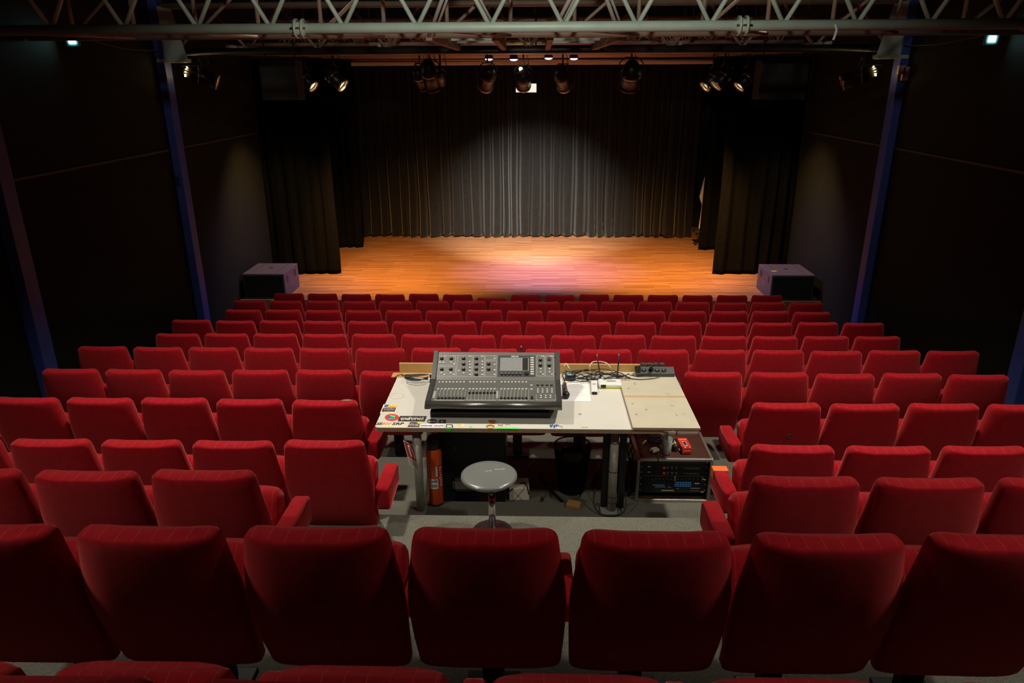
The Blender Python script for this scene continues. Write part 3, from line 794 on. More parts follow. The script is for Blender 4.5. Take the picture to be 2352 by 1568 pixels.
def wall_flood(px, py, x, label, sgn):
    c = at(px, py, x=x)
    t = thing('floodlight', label, 'floodlight', c)
    rot = Matrix.Rotation(math.radians(12*sgn), 3, 'Z') @ Matrix.Rotation(math.radians(8), 3, 'X')
    g = G(); g.box(c, (.14, .05, .13), rot, bev=.008); obj('housing', g, M['floodbody'], t)
    g = G(); g.box(c+rot @ Vector((0, -.028, .0)), (.07, .006, .06), rot); obj('light_panel', g, M['flood'], t)
    g = G(); g.box((c.x-sgn*.09, c.y+.04, c.z), (.16, .03, .03)); obj('bracket', g, M['bar'], t)
    return c
c1 = wall_flood(167, 93, WL+.17, 'bright cyan-white floodlight high on the left wall', 1)
c2 = wall_flood(2277, 89, WR-.17, 'bright cyan-white floodlight high on the right wall', -1)
for c, xx, sd in ((c1, WL+.1, 'left'), (c2, WR-.1, 'right')):
    g = G(); g.tube([(xx, 7.3, ZC+.43), (xx, (7.3+c.y)/2, c.z+.05), (c.x, c.y+.03, c.z+.05), (xx, 9.9, ZC+.40), (xx, 10.9, ZC+.41)], .006, 6)
    tag(obj('wall_cable', g, M['blackrubber']), 'thin cable slung along the %s wall past the floodlight' % sd, 'cable')
# boxes and conduit on the right column, small box on the left wall
for (pa, pb, lb) in (((2064, 150), (2076, 171), 'upper pale switch box on the right far column'), ((2074, 153), (2086, 185), 'taller pale switch box on the right far column')):
    a = at(*pa, y=10.86); b_ = at(*pb, y=10.86)
    g = G(); g.box(((a.x+b_.x)/2, 10.86, (a.z+b_.z)/2), (b_.x-a.x, .06, a.z-b_.z), bev=.006); tag(obj('switch_box', g, M['pink']), lb, 'switch box')
a = at(2112, 10, y=10.84); b_ = at(2093, 146, y=10.84)
g = G(); g.cyl((b_.x+.02, 10.84, b_.z), (b_.x+.05, 10.84, CEILZ), .014, n=8); tag(obj('conduit', g, M['pink']), 'thin pale conduit rising from the switch boxes on the right column', 'conduit')
a = at(4, 398, x=WL+.03)
g = G(); g.box((WL+.03, a.y, a.z), (.06, .12, .12), bev=.006); tag(obj('junction_box', g, M['pink']), 'small pale junction box on the left wall above the seam', 'junction box')
a = at(405, 417, y=10.88)
g = G()
for k in range(5): g.box((a.x+random.uniform(-.03, .03), 10.89, a.z+.06-.03*k), (random.uniform(.04, .09), .006, .02))
tag(obj('tape_patch', g, M['darkink']), 'torn dark tape patch on the left far blue column', 'tape')

# ------------------------------------------------------------------ stage light
WARM = (1.0, 0.47, 0.125); AMB = (1.0, 0.62, 0.28); VIO = (0.50, 0.36, 1.0)
spot('stage_spot', t1[1]+t1[2]*.22, (-2.3, 15.2, STZ), 2400, WARM, 84, 1.0, .05)
spot('stage_spot', t2[1]+t2[2]*.22, (2.4, 15.2, STZ), 2400, WARM, 84, 1.0, .05)
spot('stage_spot', (cc+dc*.55), (0, 18.25, STZ+.0), 4400, (1.0, .93, .84), 56, 1.0, .05)
for px_ in (1180, 1260):
    c = at(px_, 136, y=14.0); spot('violet_spot', (c.x, 14.0, c.z-.04), (c.x*1.1+.3, 14.7, STZ), 1450, VIO, 52, 1.0, .06)
for px_, tx in ((1123, -5.0), (1318, 4.8)):
    c = at(px_, 136, y=14.0); spot('violet_spot', (c.x, 14.0, c.z-.04), (tx, 13.0, STZ+.2), 800, VIO, 44, 1.0, .06)

# ------------------------------------------------------------------ mixing table
ZT = ZC-2.248
TX0, TX1, TXW, TY0, TY1 = -1.077, 1.148, 0.90, 4.441, 5.422
F3, F4 = FLZ[3], FLZ[4]
def T(px, py, dz=0.0):
    p = at(px, py, z=ZT+dz)
    if .004 < dz < .1: p.y = min(p.y, TY1-.022)
    return p
table = thing('mixing_table', 'white worn mixing table with chipboard edges and grey pipe legs in the seating gap', 'table', (0, (TY0+TY1)/2, F3))
def rr(x0, x1, y0, y1, z, r, n=6, corners=(1, 1, 1, 1)):
    out = []
    for (cx, cy, a0), on in zip(((x0+r, y0+r, PI), (x1-r, y0+r, 1.5*PI), (x1-r, y1-r, 0), (x0+r, y1-r, .5*PI)), corners):
        if on:
            for k in range(n+1): out.append((cx+r*math.cos(a0+k*PI/2/n), cy+r*math.sin(a0+k*PI/2/n), z))
        else: out.append((cx+(r if a0 in (0, 1.5*PI) else -r), cy+(r if a0 in (0, .5*PI) else -r), z))
    return out
g = G(); g.poly(rr(TX0, TXW, TY0, TY1, ZT, .03, corners=(1, 0, 0, 1)), .004, (0, 0, 1)); top = obj('tabletop', g, M['lam'], table)
g = G(); g.poly(rr(TX0+.001, TXW-.001, TY0+.001, TY1-.001, ZT-.004, .03, corners=(1, 0, 0, 1)), .028, (0, 0, 1)); obj('chipboard_core', g, M['chip'], table)
def leg(px, py, name='leg', r=.031, mat='greypaint', y=None):
    p = at(px, py, z=F3) if y is None else Vector((px, y, F3))
    g = G(); g.cyl((p.x, p.y, F3+.006), (p.x, p.y, ZT-.032), r, n=20)
    l = obj(name, g, M[mat], table)
    g = G(); g.box((p.x-.02, p.y-.01, F3+.005), (.12, .11, .01), bev=.002); obj('base_plate', g, M['greypaint'], l)
    return p, l
pl, ll = leg(967, 1172); prr, lr = leg(1404, 1172)
for z in (.56, .33, .12, .075):
    g = G(); g.lathe([(.031, -.004), (.034, 0), (.031, .004)], (prr.x, prr.y, F3+z), 18); obj('cable_tie', g, M['blackrubber'], lr)
for x in (TX0+.25, .42):
    g = G(); g.cyl((x, TY1-.12, F4), (x, TY1-.12, ZT-.032), .031, n=16); obj('leg', g, M['greypaint'], table)
g = G(); g.box((-.2, TY0+.12, ZT-.055), (1.5, .05, .045)); g.box((-.2, TY1-.12, ZT-.055), (1.5, .05, .045)); obj('under_frame', g, M['blackmetal'], table)
a = at(1381, 1100, y=4.64); b_ = at(1433, 1100, y=4.64)
for x0, x1, m_ in ((a.x, a.x+.055, 'stkblue'), (b_.x-.045, b_.x, 'blackmetal')):
    g = G(); g.box(((x0+x1)/2, 4.61, (F3+ZT)/2-.02), (x1-x0, .05, ZT-F3-.05)); obj('steel_upright', g, M['blackmetal'], table)
# upright pine board along the back edge
a = at(917, 833, y=TY1+.012); b_ = at(1502, 834, y=TY1+.012)
t_pine = None
g = G(); g.box(((a.x+b_.x)/2, TY1+.012, (a.z+ZT-.03)/2), (b_.x-a.x, .022, a.z-ZT+.03), bev=.003); obj('back_board', g, M['pine'], table)
a = T(917, 858); g = G(); g.box((a.x+.10, TY1-.05, ZT+.003), (.30, .09, .006)); obj('wood_strip', g, M['pine'], table)
# stickers and stains on the top (each flat, on the table)
def quad(pxs, dz, mat, name='sticker', parent=None, lab=None, extra=None):
    g = G(); g.poly([T(x, y, dz) for x, y in pxs], .0007, (0, 0, 1))
    o = obj(name, g, M[mat], parent or table)
    if lab: o['label'] = lab
    return o
def Z1(x, y): return (855+x/11.473, 920+y/11.473)
def Z2(x, y): return (1100+x/7.84, 950+y/7.84)
def zq(f, pts): return [f(*p) for p in pts]
def oval(c, rx, ry, f, n=20): return [f(c[0]+rx*math.cos(2*PI*k/n), c[1]-ry*math.sin(2*PI*k/n)) for k in range(n)]
def squig(f, p0, p1, amp, n, dz, mat, r, parent, name='lettering', seed=1):
    rnd = random.Random(seed); pts = []; n = int(n*1.6); r *= .75
    for k in range(n+1):
        t = k/n; x = p0[0]+(p1[0]-p0[0])*t; y = p0[1]+(p1[1]-p0[1])*t + amp*(1 if k % 2 else -1)*rnd.uniform(.5, 1)
        q = f(x+rnd.uniform(-.3, .3)*amp, y); pts.append(T(q[0], q[1], dz))
    g = G(); g.tube(pts, r, 4, sub=4)
    for v in g.b.verts: v.co.z = ZT+dz+(v.co.z-ZT-dz)*.25
    return obj(name, g, M[mat], parent)
s1 = quad(zq(Z1, [(200, 335), (300, 92), (690, 92), (600, 335)]), .0012, 'stkcream', lab='square picture sticker with yellow and orange')
quad(zq(Z1, [(310, 175), (335, 105), (450, 100), (390, 160)]), .0018, 'stkblue', 'print', s1); quad(zq(Z1, [(400, 160), (460, 105), (670, 102), (640, 160)]), .0018, 'stkyellow', 'print', s1)
quad(zq(Z1, [(345, 185), (395, 150), (640, 155), (625, 185)]), .0019, 'stkorange', 'print', s1); quad(zq(Z1, [(245, 290), (290, 190), (625, 188), (585, 290)]), .0018, 'darkink', 'print', s1)
squig(Z1, (310, 225), (590, 220), 22, 9, .0024, 'stkcream', .0022, s1, 'print', 3); squig(Z1, (300, 270), (560, 272), 10, 10, .0024, 'stkcream', .0016, s1, 'print', 4)
s2 = quad(oval((518, 438), 190, 92, Z1), .0012, 'stkred', lab='round red sticker with a green patch')
quad(oval((515, 440), 110, 55, Z1), .0018, 'stkblue', 'print', s2); quad(zq(Z1, [(450, 405), (480, 375), (620, 400), (590, 440)]), .0024, 'green', 'print', s2); squig(Z1, (420, 470), (610, 470), 16, 8, .0024, 'stkcream', .002, s2, 'print', 5)
s3 = quad(zq(Z1, [(668, 540), (730, 400), (1440, 405), (1380, 545)]), .0012, 'darkink', lab='black strip sticker with white graffiti lettering')
squig(Z1, (740, 475), (1360, 475), 48, 26, .0018, 'stkcream', .0030, s3, seed=8)
for x0, x1, mt in ((115, 265, 'darkink'), (285, 490, 'stkorange'), (520, 830, 'darkink')):
    n_ = 2 if x1-x0 < 250 else 3
    wd = (x1-x0)/n_
    g = G()
    for k, ch in enumerate(('SS' if x0 == 115 else 'KV' if mt == 'stkorange' else 'SRP')[:n_]):
        p = Z1(x0+wd*(k+.5), 610); a = T(p[0], p[1], .0012); text_into(g, ch, .050, a, (1, 0, 0), (.15, 1, 0), .0006, bold=.0016)
    obj('letter_sticker', g, M[mt], table)
quad(zq(Z1, [(95, 690), (130, 555), (870, 560), (850, 700)]), .0005, 'stkcream', 'sticker')
s5 = quad(zq(Z1, [(930, 690), (1000, 560), (1250, 570), (1240, 690)]), .0012, 'stkplum'); squig(Z1, (960, 620), (1220, 640), 40, 9, .0018, 'stkcream', .002, s5, 'print', 9)
quad(zq(Z1, [(1190, 600), (1190, 550), (1280, 545), (1285, 600)]), .0022, 'lime'); quad(zq(Z1, [(865, 710), (870, 655), (905, 660), (900, 715)]), .0012, 'lime')
s6 = quad(oval((1578, 540), 142, 62, Z1), .0012, 'stkplum', lab='dark oval sticker with white script'); squig(Z1, (1465, 545), (1700, 540), 22, 13, .0018, 'white', .002, s6, seed=10)
s7 = quad(zq(Z1, [(1740, 590), (1765, 500), (1950, 502), (1935, 592)]), .0012, 'darkink'); quad(oval((1838, 548), 28, 22, Z1), .0018, 'white', 'print', s7); squig(Z1, (1770, 545), (1790, 545), 12, 3, .0018, 'white', .0012, s7, 'print', 2); squig(Z1, (1885, 545), (1915, 545), 14, 4, .0018, 'white', .0012, s7, 'print', 3)
s8 = quad(zq(Z1, [(1255, 695), (1285, 610), (1890, 615), (1885, 705)]), .0010, 'paper'); squig(Z1, (1285, 655), (1590, 660), 20, 14, .0016, 'darkink', .002, s8, seed=11); squig(Z1, (1630, 660), (1880, 660), 28, 12, .0016, 'ink', .002, s8, seed=12)
s9 = quad(zq(Z1, [(1935, 705), (1955, 620), (2110, 622), (2135, 705)]), .0010, 'darkink'); quad(zq(Z1, [(1960, 695), (1975, 640), (2090, 642), (2100, 695)]), .0016, 'stkcream', 'print', s9)
quad([(1034, 990), (1034, 984.2), (1029, 984.2), (1027, 990)][0:4] if False else zq(Z1, [(1965, 728), (1970, 705), (2050, 705), (2055, 728)]), .0020, 'green')
a = T(1030, 985); g = G(); g.box((a.x, TY0-.001, ZT-.012), (.028, .003, .02)); obj('green_tape', g, M['green'], table)
q_ = lambda x, y: (840+x/5.113, 780+y/5.113)
s10 = quad(oval((1120, 1005), 48, 22, q_), .001, 'stkcream'); quad(oval((1100, 1000), 22, 14, q_), .0016, 'stkyellow', 'print', s10)
quad(zq(q_, [(1215, 1032), (1220, 1018), (1252, 1012), (1248, 1026)]), .001, 'green')
s11 = quad(oval((245, 140), 75, 30, Z2), .001, 'stkorange'); quad(oval((235, 125), 70, 14, Z2), .0016, 'stkbrown', 'print', s11); quad(oval((250, 165), 45, 12, Z2), .0016, 'stkred', 'print', s11)
s12 = quad(oval((205, 230), 78, 36, Z2), .001, 'stkbrown'); quad(oval((205, 240), 55, 18, Z2), .0016, 'stkyellow', 'print', s12)
s13 = quad(oval((380, 205), 55, 38, Z2), .001, 'stkcream'); squig(Z2, (340, 200), (430, 205), 26, 7, .0016, 'stkbrown', .0014, s13, 'print', 14)
s14 = quad(oval((515, 195), 52, 28, Z2), .001, 'stkcream'); squig(Z2, (475, 190), (560, 195), 18, 6, .0016, 'stkbrown', .0014, s14, 'print', 15)
quad(zq(Z2, [(310, 268), (325, 246), (722, 252), (718, 274)]), .0018, 'green')
s15 = quad(zq(Z2, [(1270, 260), (1280, 175), (1500, 178), (1505, 262)]), .001, 'stkcream'); squig(Z2, (1280, 220), (1400, 218), 40, 9, .0016, 'stkblue', .003, s15, 'print', 16); squig(Z2, (1400, 200), (1500, 235), 22, 5, .0016, 'stkblue', .002, s15, 'print', 17)
s16 = quad(oval((1905, 242), 70, 24, Z2), .001, 'stkcream'); squig(Z2, (1850, 242), (1960, 240), 14, 8, .0016, 'stkbrown', .0012, s16, 'print', 18)
quad(oval((1820, 6), 30, 12, Z2), .001, 'ink', 'stain')
g = G(); c = T(912, 909, .0006)
for k in range(26):
    if k in (5, 6, 17): continue
    a0 = 2*PI*k/26; g.box((c.x+.052*math.cos(a0), c.y+.052*math.sin(a0), c.z), (.0125, .0022, .0006), Matrix.Rotation(a0+PI/2, 3, 'Z'))
obj('cup_ring_stain', g, M['tan'], table)

# two plywood boards laid over the right end of the table
Bq = [T(1455, 986, .020), T(1605, 986, .020), T(1551, 862, .020), T(1428, 864, .020)]
x0, x1 = Bq[0].x, TX1+.004
mid = T(1500, 911, .02).y
bt = thing('plywood_board', 'pale scuffed plywood board laid over the right end of the mixing table', 'board', ((x0+x1)/2, TY0-.01, ZT))
g = G(); g.box(((x0+x1)/2, (TY0-.012+TY1)/2, ZT+.0085), (x1-x0, TY1-TY0+.012, .0155), bev=.002); obj('panel', g, M['plyedge'], bt)
for y0_, y1_ in ((TY0-.012, mid-.016), (mid+.016, TY1)):
    g = G(); g.box(((x0+x1)/2, (y0_+y1_)/2, ZT+.019), (x1-x0, y1_-y0_, .006), bev=.002); obj('face_sheet', g, M['ply'], bt)
g = G(); g.box(((x0+x1)/2, mid, ZT+.0175), (x1-x0, .032, .003)); obj('groove', g, M['tan'], bt)
for (px_, py_) in ((1458, 879.5), (1443.5, 892), (1452.5, 927), (1484.5, 940.5), (1461.5, 951.5), (1436, 871)):
    p = T(px_, py_, .0222); g = G(); g.cyl(p, p+Vector((0, 0, .0007)), .006, n=10); obj('screw_hole', g, M['stkplum'], bt)
for (xa, ya, xb, yb) in ((1529, 903, 1538, 904.5), (1540, 930, 1548, 932), (1551, 951, 1557, 955), (1568, 950, 1573, 951), (1456, 882, 1462, 884)):
    pa, pb = T(xa, ya, .0223), T(xb, yb, .0223); g = G(); g.tube([pa, pa.lerp(pb, .5)+Vector((0, -.004, 0)), pb], .0016, 4); obj('scuff', g, M['stkbrown'], bt)

# ------------------------------------------------------------------ mixing console
CY0, CYB, CY1 = 4.53, 4.90, 5.12
CZ0, CZB, CZ1 = ZC-2.118, ZC-2.083, ZC-1.947
cl, cr = at(975, 935, y=4.53).x, at(1291, 935, y=4.53).x
con = thing('mixing_console', 'grey digital mixing console with faders, knobs and a small screen on the white table', 'mixing console', ((cl+cr)/2, 4.8, ZT))
def prism_x(g, prof, xa, xb):
    A = [(xa, y, z) for y, z in prof]; B = [(xb, y, z) for y, z in prof]; g.loft([A, B], cap=False, smooth=False)
    for P, rev in ((A, 1), (B, 0)):
        g.poly(P if rev else list(reversed(P)))
body = [(CY0+.04, ZT+.095), (CY0+.035, CZ0), (CYB, CZB), (CY1, CZ1), (CY1+.05, CZ1-.02), (CY1+.06, ZT+.03), (CY0+.3, ZT+.03)]
g = G(); prism_x(g, body, cl+.03, cr-.03); obj('body', g, M['console'], con)
cheek = [(CY0, ZT+.100), (CY0-.005, CZ0-.010), (CY0+.03, CZ0+.012), (CYB-.01, CZB+.012), (CY1, CZ1+.012), (CY1+.06, CZ1-.012), (CY1+.07, ZT+.02), (CY0+.28, ZT+.02)]
for xa, xb in ((cl, cl+.032), (cr-.032, cr)):
    g = G(); prism_x(g, cheek, xa, xb); obj('side_cheek', g, M['consoledark'], con)
g = G(); yl, zl = CY0+.008, CZ0-.006
prf = [(yl-.022*math.cos(a), zl+.024*math.sin(a)) for a in [math.radians(v) for v in (-70, -40, -10, 15, 40, 65, 90)]] + [(yl+.03, zl+.022), (yl+.04, zl-.022)]
g.loft([[(cl+.004, y, z) for y, z in prf], [(cr-.004, y, z) for y, z in prf]], cap=True); obj('front_lip', g, M['lip'], con)
a = at(988, 960, z=ZT); b_ = at(1264, 960, z=ZT)
g = G(); g.box(((a.x+b_.x)/2, 4.80, ZT+.025), (b_.x-a.x, .40, .046), bev=.004); obj('foot_block', g, M['handle'], con)
a0, b0 = at(1258, 961, z=ZT), at(1287, 961, z=ZT)
# panel frames: fader deck and screen panel
nF = Vector((0, -(CZB-CZ0), CYB-CY0)).normalized(); uF = Vector((0, CYB-(CY0+.035), CZB-CZ0)).normalized(); oF = Vector((0, CY0+.035, CZ0))
nS = Vector((0, -(CZ1-CZB), CY1-CYB)).normalized(); uS = Vector((0, CY1-CYB, CZ1-CZB)).normalized(); oS = Vector((0, CYB, CZB))
def Pz(zx, zy, S, h=0.0):
    r = ray(840+zx/5.113, 780+zy/5.113); o, nn = (oS, nS) if S else (oF, nF)
    t = (o-CAMP).dot(nn)/r.dot(nn); return CAMP+r*t+nn*h
def RT(S):
    u, nn = (uS, nS) if S else (uF, nF); x = Vector((1, 0, 0))
    mm = Matrix.Identity(3)
    for i in range(3): mm[i][0] = x[i]; mm[i][1] = u[i]; mm[i][2] = nn[i]
    return mm
def prect(g, x0, y0, x1, y1, S, h, th=.002):
    a, b2 = Pz(x0, (y0+y1)/2, S, h), Pz(x1, (y0+y1)/2, S, h); c_, d = Pz((x0+x1)/2, y0, S, h), Pz((x0+x1)/2, y1, S, h)
    g.box((a+b2)/2*.5+(c_+d)/2*.5, ((b2-a).length, (d-c_).length, th), RT(S))
def pframe(g, x0, y0, x1, y1, S, w_=2.5):
    prect(g, x0, y0, x1, y0+w_, S, .0006, .0012); prect(g, x0, y1-w_, x1, y1, S, .0006, .0012)
    prect(g, x0, y0, x0+w_, y1, S, .0006, .0012); prect(g, x1-w_, y0, x1, y1, S, .0006, .0012)
g = G()
for f_ in ((835, 188, 1055, 303), (833, 315, 1055, 432), (1070, 188, 1245, 434), (1256, 188, 1392, 434), (1402, 188, 1536, 238), (1400, 248, 1534, 434), (2008, 188, 2100, 428), (2112, 188, 2205, 430)): pframe(g, *f_, 1, 2.6)
for x0_, w0 in ((1040, 26), (1225, 36), (1370, 36), (1512, 36), (2080, 36), (2180, 36), (935, 20), (1035, 30), (1512, 36)):
    prect(g, x0_-w0/2, 190, x0_+w0/2, 197, 1, .0008, .0012)
for bx in (845, 1205, 1575):
    for k in range(9):
        xx = bx+k*41.3; prect(g, xx, 490, xx+2.2, 545, 0, .0008, .0014)
        xx2 = bx-20*(bx == 845)+k*42.5-(6 if bx == 1205 else 0); prect(g, xx2, 572, xx2+2.2, 712, 0, .0008, .0014)
    prect(g, bx, 488, bx+331, 491, 0, .0006, .0012); prect(g, bx-25, 708, bx+322, 712, 0, .0006, .0012)
pframe(g, 1928, 488, 1972, 548, 0, 2); pframe(g, 1928, 572, 1976, 712, 0, 2); pframe(g, 1995, 488, 2212, 640, 0, 2.5); pframe(g, 2002, 644, 2232, 710, 0, 2.5)
text_into(g, 'MIDAS', .019, Pz(1752, 200, 1, .0027), (1, 0, 0), uS, .0005, bold=.0006)
obj('panel_lettering', g, M['print'], con)
g = G(); prect(g, 760, 476, 2285, 716, 0, .0002, .0006); obj('fader_deck', g, M['consoledark'], con)
g = G(); prect(g, 1553, 186, 1990, 432, 1, .001, .002); obj('screen_surround', g, M['consoledark'], con)
g = G(); prect(g, 1578, 214, 1916, 370, 1, .003, .003); scn = obj('screen', g, M['screen'], con)
g = G(); prect(g, 1842, 218, 1905, 364, 1, .005, .001); obj('meter_strip', g, M['screendark'], scn)
def knob(zx, zy, S, r=.0125, h=.014):
    c = Pz(zx, zy, S); nn = nS if S else nF; q = nn.to_track_quat('Z', 'Y')
    g = G(); g.lathe([(r*1.15, 0), (r*1.1, h*.3), (r*.85, h*.5), (r*.75, h), (r*.5, h*1.04), (0, h*1.04)], c, 14, q); k_ = obj('knob', g, M['knob'], con)
    u = uS if S else uF
    g = G(); g.box(c+nn*(h*1.06)+u*r*.35, (.0028, r*.8, .0012), RT(S)); obj('pointer', g, M['print'], k_)
for x_, y_ in ((893, 218), (1005, 218), (893, 343), (1000, 343), (1150, 218), (1150, 283), (1148, 345), (1300, 218), (1300, 283), (1298, 343), (1298, 405), (1443, 282), (1443, 345), (2052, 236), (2052, 298), (2155, 298)): knob(x_, y_+4, 1)
for k in range(6): knob(1598+43.5*k, 408, 1, .010, .010)
for k in range(4): knob(2020+54*k, 540, 0, .009, .012)
g = G(); prect(g, 1866, 386, 1912, 416, 1, .006, .012); obj('jog_wheel', g, M['knob'], con)
g = G(); c = Pz(2155, 230, 1); g.lathe([(.017, 0), (.017, .002), (.013, .002), (.012, .0005), (0, .0005)], c, 18, nS.to_track_quat('Z', 'Y')); obj('socket', g, M['knob'], con)
btn = []
for x_, y_ in ((873, 268), (914, 268), (1003, 268), (1036, 286), (890, 392), (1000, 392), (922, 412), (1033, 411), (1222, 258), (1225, 292), (1226, 328), (1224, 366), (1222, 411), (1150, 392), (1370, 258), (1370, 292), (1370, 330), (1370, 366), (1368, 411), (1514, 293), (1513, 357), (1513, 411), (1515, 222), (2055, 345), (2055, 380), (2158, 345), (2158, 380), (2083, 408), (2186, 408), (1096, 366)): btn.append((x_, y_, 10, 7, 1))
for k in range(8): btn.append((1955, 214+k*27, 20, 8, 1))
for bx in (845, 1205, 1575):
    for k in range(8): btn.append((bx+20+k*41.3, 499, 10, 6, 0)); btn.append((bx+(8 if bx == 845 else 18)+k*42, 580, 10, 6, 0))
for k in range(4): btn += [(812-k*5, 618+20*k, 12, 6, 0), (1545, 618+20*k, 12, 6, 0)]
btn = btn[:96]
for x_, y_, w_, h_, S in btn:
    g = G(); prect(g, x_-w_, y_-h_, x_+w_, y_+h_, S, .002, .004); obj('button', g, M['button'], con)
g = G()
for i in range(3):
    for k in range(4): prect(g, 2012+55*k, (580, 600, 618)[i]-4, 2032+55*k, (580, 600, 618)[i]+5, 0, .0015, .003)
for i in range(2):
    for k in range(3): prect(g, 2046+56*k, (656, 680)[i]-5, 2070+56*k, (656, 680)[i]+5, 0, .0015, .003)
for x0_ in (1946,):
    prect(g, x0_-12, 494, x0_+12, 506, 0, .0015, .003); prect(g, x0_-12, 530, x0_+12, 542, 0, .0015, .003); prect(g, x0_-10, 575, x0_+12, 590, 0, .0015, .003)
obj('keypad', g, M['button'], con)
g = G()
for bx in (845, 1205, 1575):
    prect(g, bx, 545, bx+331, 566, 0, .001, .002)
obj('scribble_strip', g, M['greypaint'], con)
fi = 0
for bx, cy in ((845, 690), (1205, 628), (1575, 690)):
    for k in range(8):
        xc = bx+(8 if bx == 845 else 14)+k*42.2
        g = G(); prect(g, xc-1.5, 590, xc+1.5, 704, 0, .0005, .001); obj('fader_slot', g, M['knob'], con)
        g = G()
        for zz in (600, 612, 624, 636, 648, 660, 672): prect(g, xc-9, zz-1, xc-4, zz+1, 0, .0004, .0008); prect(g, xc+4, zz-1, xc+9, zz+1, 0, .0004, .0008)
        obj('fader_scale', g, M['print'], con)
        c = Pz(xc, cy, 0, .008); g = G(); g.box(c, (.014, .026, .012), RT(0), bev=.003); f_ = obj('fader', g, M['knob'], con)
        g = G(); g.box(c+nF*.0066, (.014, .002, .001), RT(0)); obj('fader_line', g, M['print'], f_)
c = Pz(1952, 690, 0, .008); g = G(); g.box(c, (.014, .026, .012), RT(0), bev=.003); obj('fader', g, M['knob'], con)
for x_, y_ in ((815, 212), (808, 408), (2225, 210), (2228, 405)):
    c = Pz(x_, y_, 1); g = G(); g.cyl(c, c+nS*.002, .006, n=10); obj('screw', g, M['knob'], con)
c = at(1197, 806, y=CY1+.03); g = G(); g.cyl((c.x, c.y, CZ1-.03), (c.x, c.y, c.z+.008), .010, n=12); g.cyl((c.x, c.y, c.z+.008), (c.x, c.y, c.z+.032), .007, .005, n=12); lp = obj('lamp_plug', g, M['knob'], con)
g = G(); g.cyl((c.x, c.y, c.z+.032), (c.x, c.y, c.z+.042), .005, n=10); obj('tip', g, M['knobcap'], lp)
g = G(); g.box((cl-.018, CY1+.0, ZT+.10), (.05, .03, .02)); g.box((cl-.018, CY1+.0, ZT+.065), (.05, .03, .02)); obj('side_plug', g, M['blackrubber'], con)

# ------------------------------------------------------------------ things lying on the table
def cable(name, pts, r, mat, label, cat='cable', group=None):
    g = G(); g.tube(pts, r, 6); o = obj(name, g, M[mat]); return tag(o, label, cat, group)
# sheet of paper
qs = [T(1286, 868), T(1350, 876), T(1357.5, 922), T(1291, 922)]
g = G(); g.poly([(q.x, q.y, ZT+.0022) for q in qs], .0015, (0, 0, 1)); ps = obj('paper_sheet', g, M['paper']); tag(ps, 'sheet of white paper with faint handwriting, beside the mixing console', 'paper')
for k, py in enumerate((884, 887.5, 891, 898, 902, 907)):
    squig(lambda x, y: (x, y), (1306, py), (1330+9*(k % 3), py-.6), .7, 14, .0024, 'ink', .0008, ps, 'handwriting', 30+k)
# microphone
mh, mt_ = T(1300.7, 906, .029), T(1297.2, 880, .023)
mic = thing('microphone', 'black microphone with a yellow ring lying on the paper sheet', 'microphone', mh)
d = (mh-mt_).normalized(); q = d.to_track_quat('Z', 'Y'); L = (mh-mt_).length
g = G(); g.lathe([(0, .030), (.014, .028), (.024, .018), (.0265, .004), (.0255, -.010), (.019, -.022), (.017, -.024)], mh, 24, q); obj('grille_head', g, M['plastic'], mic)
g = G(); g.cyl(mh-d*.022, mt_+d*.01, .0165, .011, 16); obj('handle', g, M['stkplum'], mic)
g = G(); g.cyl(mt_+d*.008, mt_-d*.012, .0125, n=16); obj('ring', g, M['yellow'], mic)
g = G(); g.cyl(mt_-d*.012, mt_-d*.05, .0095, .008, 14); obj('plug', g, M['plastic'], mic)
p0 = mt_-d*.05
g = G(); g.tube([p0, p0+Vector((-.006, .05, .0)), T(1292, 858, .008), T(1300, 851, .006), T(1318, 848, .006)], .0035, 6); obj('cable', g, M['blackrubber'], mic)
# tin with teal lid
c = T(1310, 872); tin = thing('round_tin', 'black round tin with a teal printed lid behind the microphone', 'tin', c)
g = G(); g.lathe([(.040, 0), (.043, .004), (.043, .050), (.041, .054), (.038, .055), (.037, .049)], c, 32); g.cyl(c+Vector((0, 0, .001)), c+Vector((0, 0, .045)), .038, n=32); obj('body', g, M['plastic'], tin)
g = G(); g.cyl(c+Vector((0, 0, .045)), c+Vector((0, 0, .052)), .0372, n=32); lid = obj('lid', g, M['teal'], tin)
g = G()
for i in (-1, 0, 1):
    for j in (-1, 0, 1): g.cyl(c+Vector((i*.019, j*.019, .052)), c+Vector((i*.019, j*.019, .0526)), .006, n=8)
obj('print', g, M['paper'], lid)
# remote control
p1, p2 = T(1364, 878), T(1365.5, 905)
rm = thing('remote_control', 'white handheld remote with a dark tip between paper and router', 'remote', (p1+p2)/2)
d2 = (p2-p1); rot = Vector((0, 1, 0)).rotation_difference(d2.normalized()).to_matrix()
g = G(); g.box((p1+p2)/2+Vector((0, 0, .012)), (.052, d2.length, .022), rot, bev=.010, seg=3); obj('body', g, M['white'], rm)
g = G(); g.box(p2+Vector((0, .004, .010)), (.040, .034, .019), rot, bev=.006); obj('tip', g, M['handle'], rm)
g = G(); c = p1.lerp(p2, .38)+Vector((0, 0, .0235)); g.lathe([(.013, 0), (.014, .001), (.013, .002)], c, 16); g.box(c, (.009, .009, .003)); obj('keypad', g, M['ink'], rm)
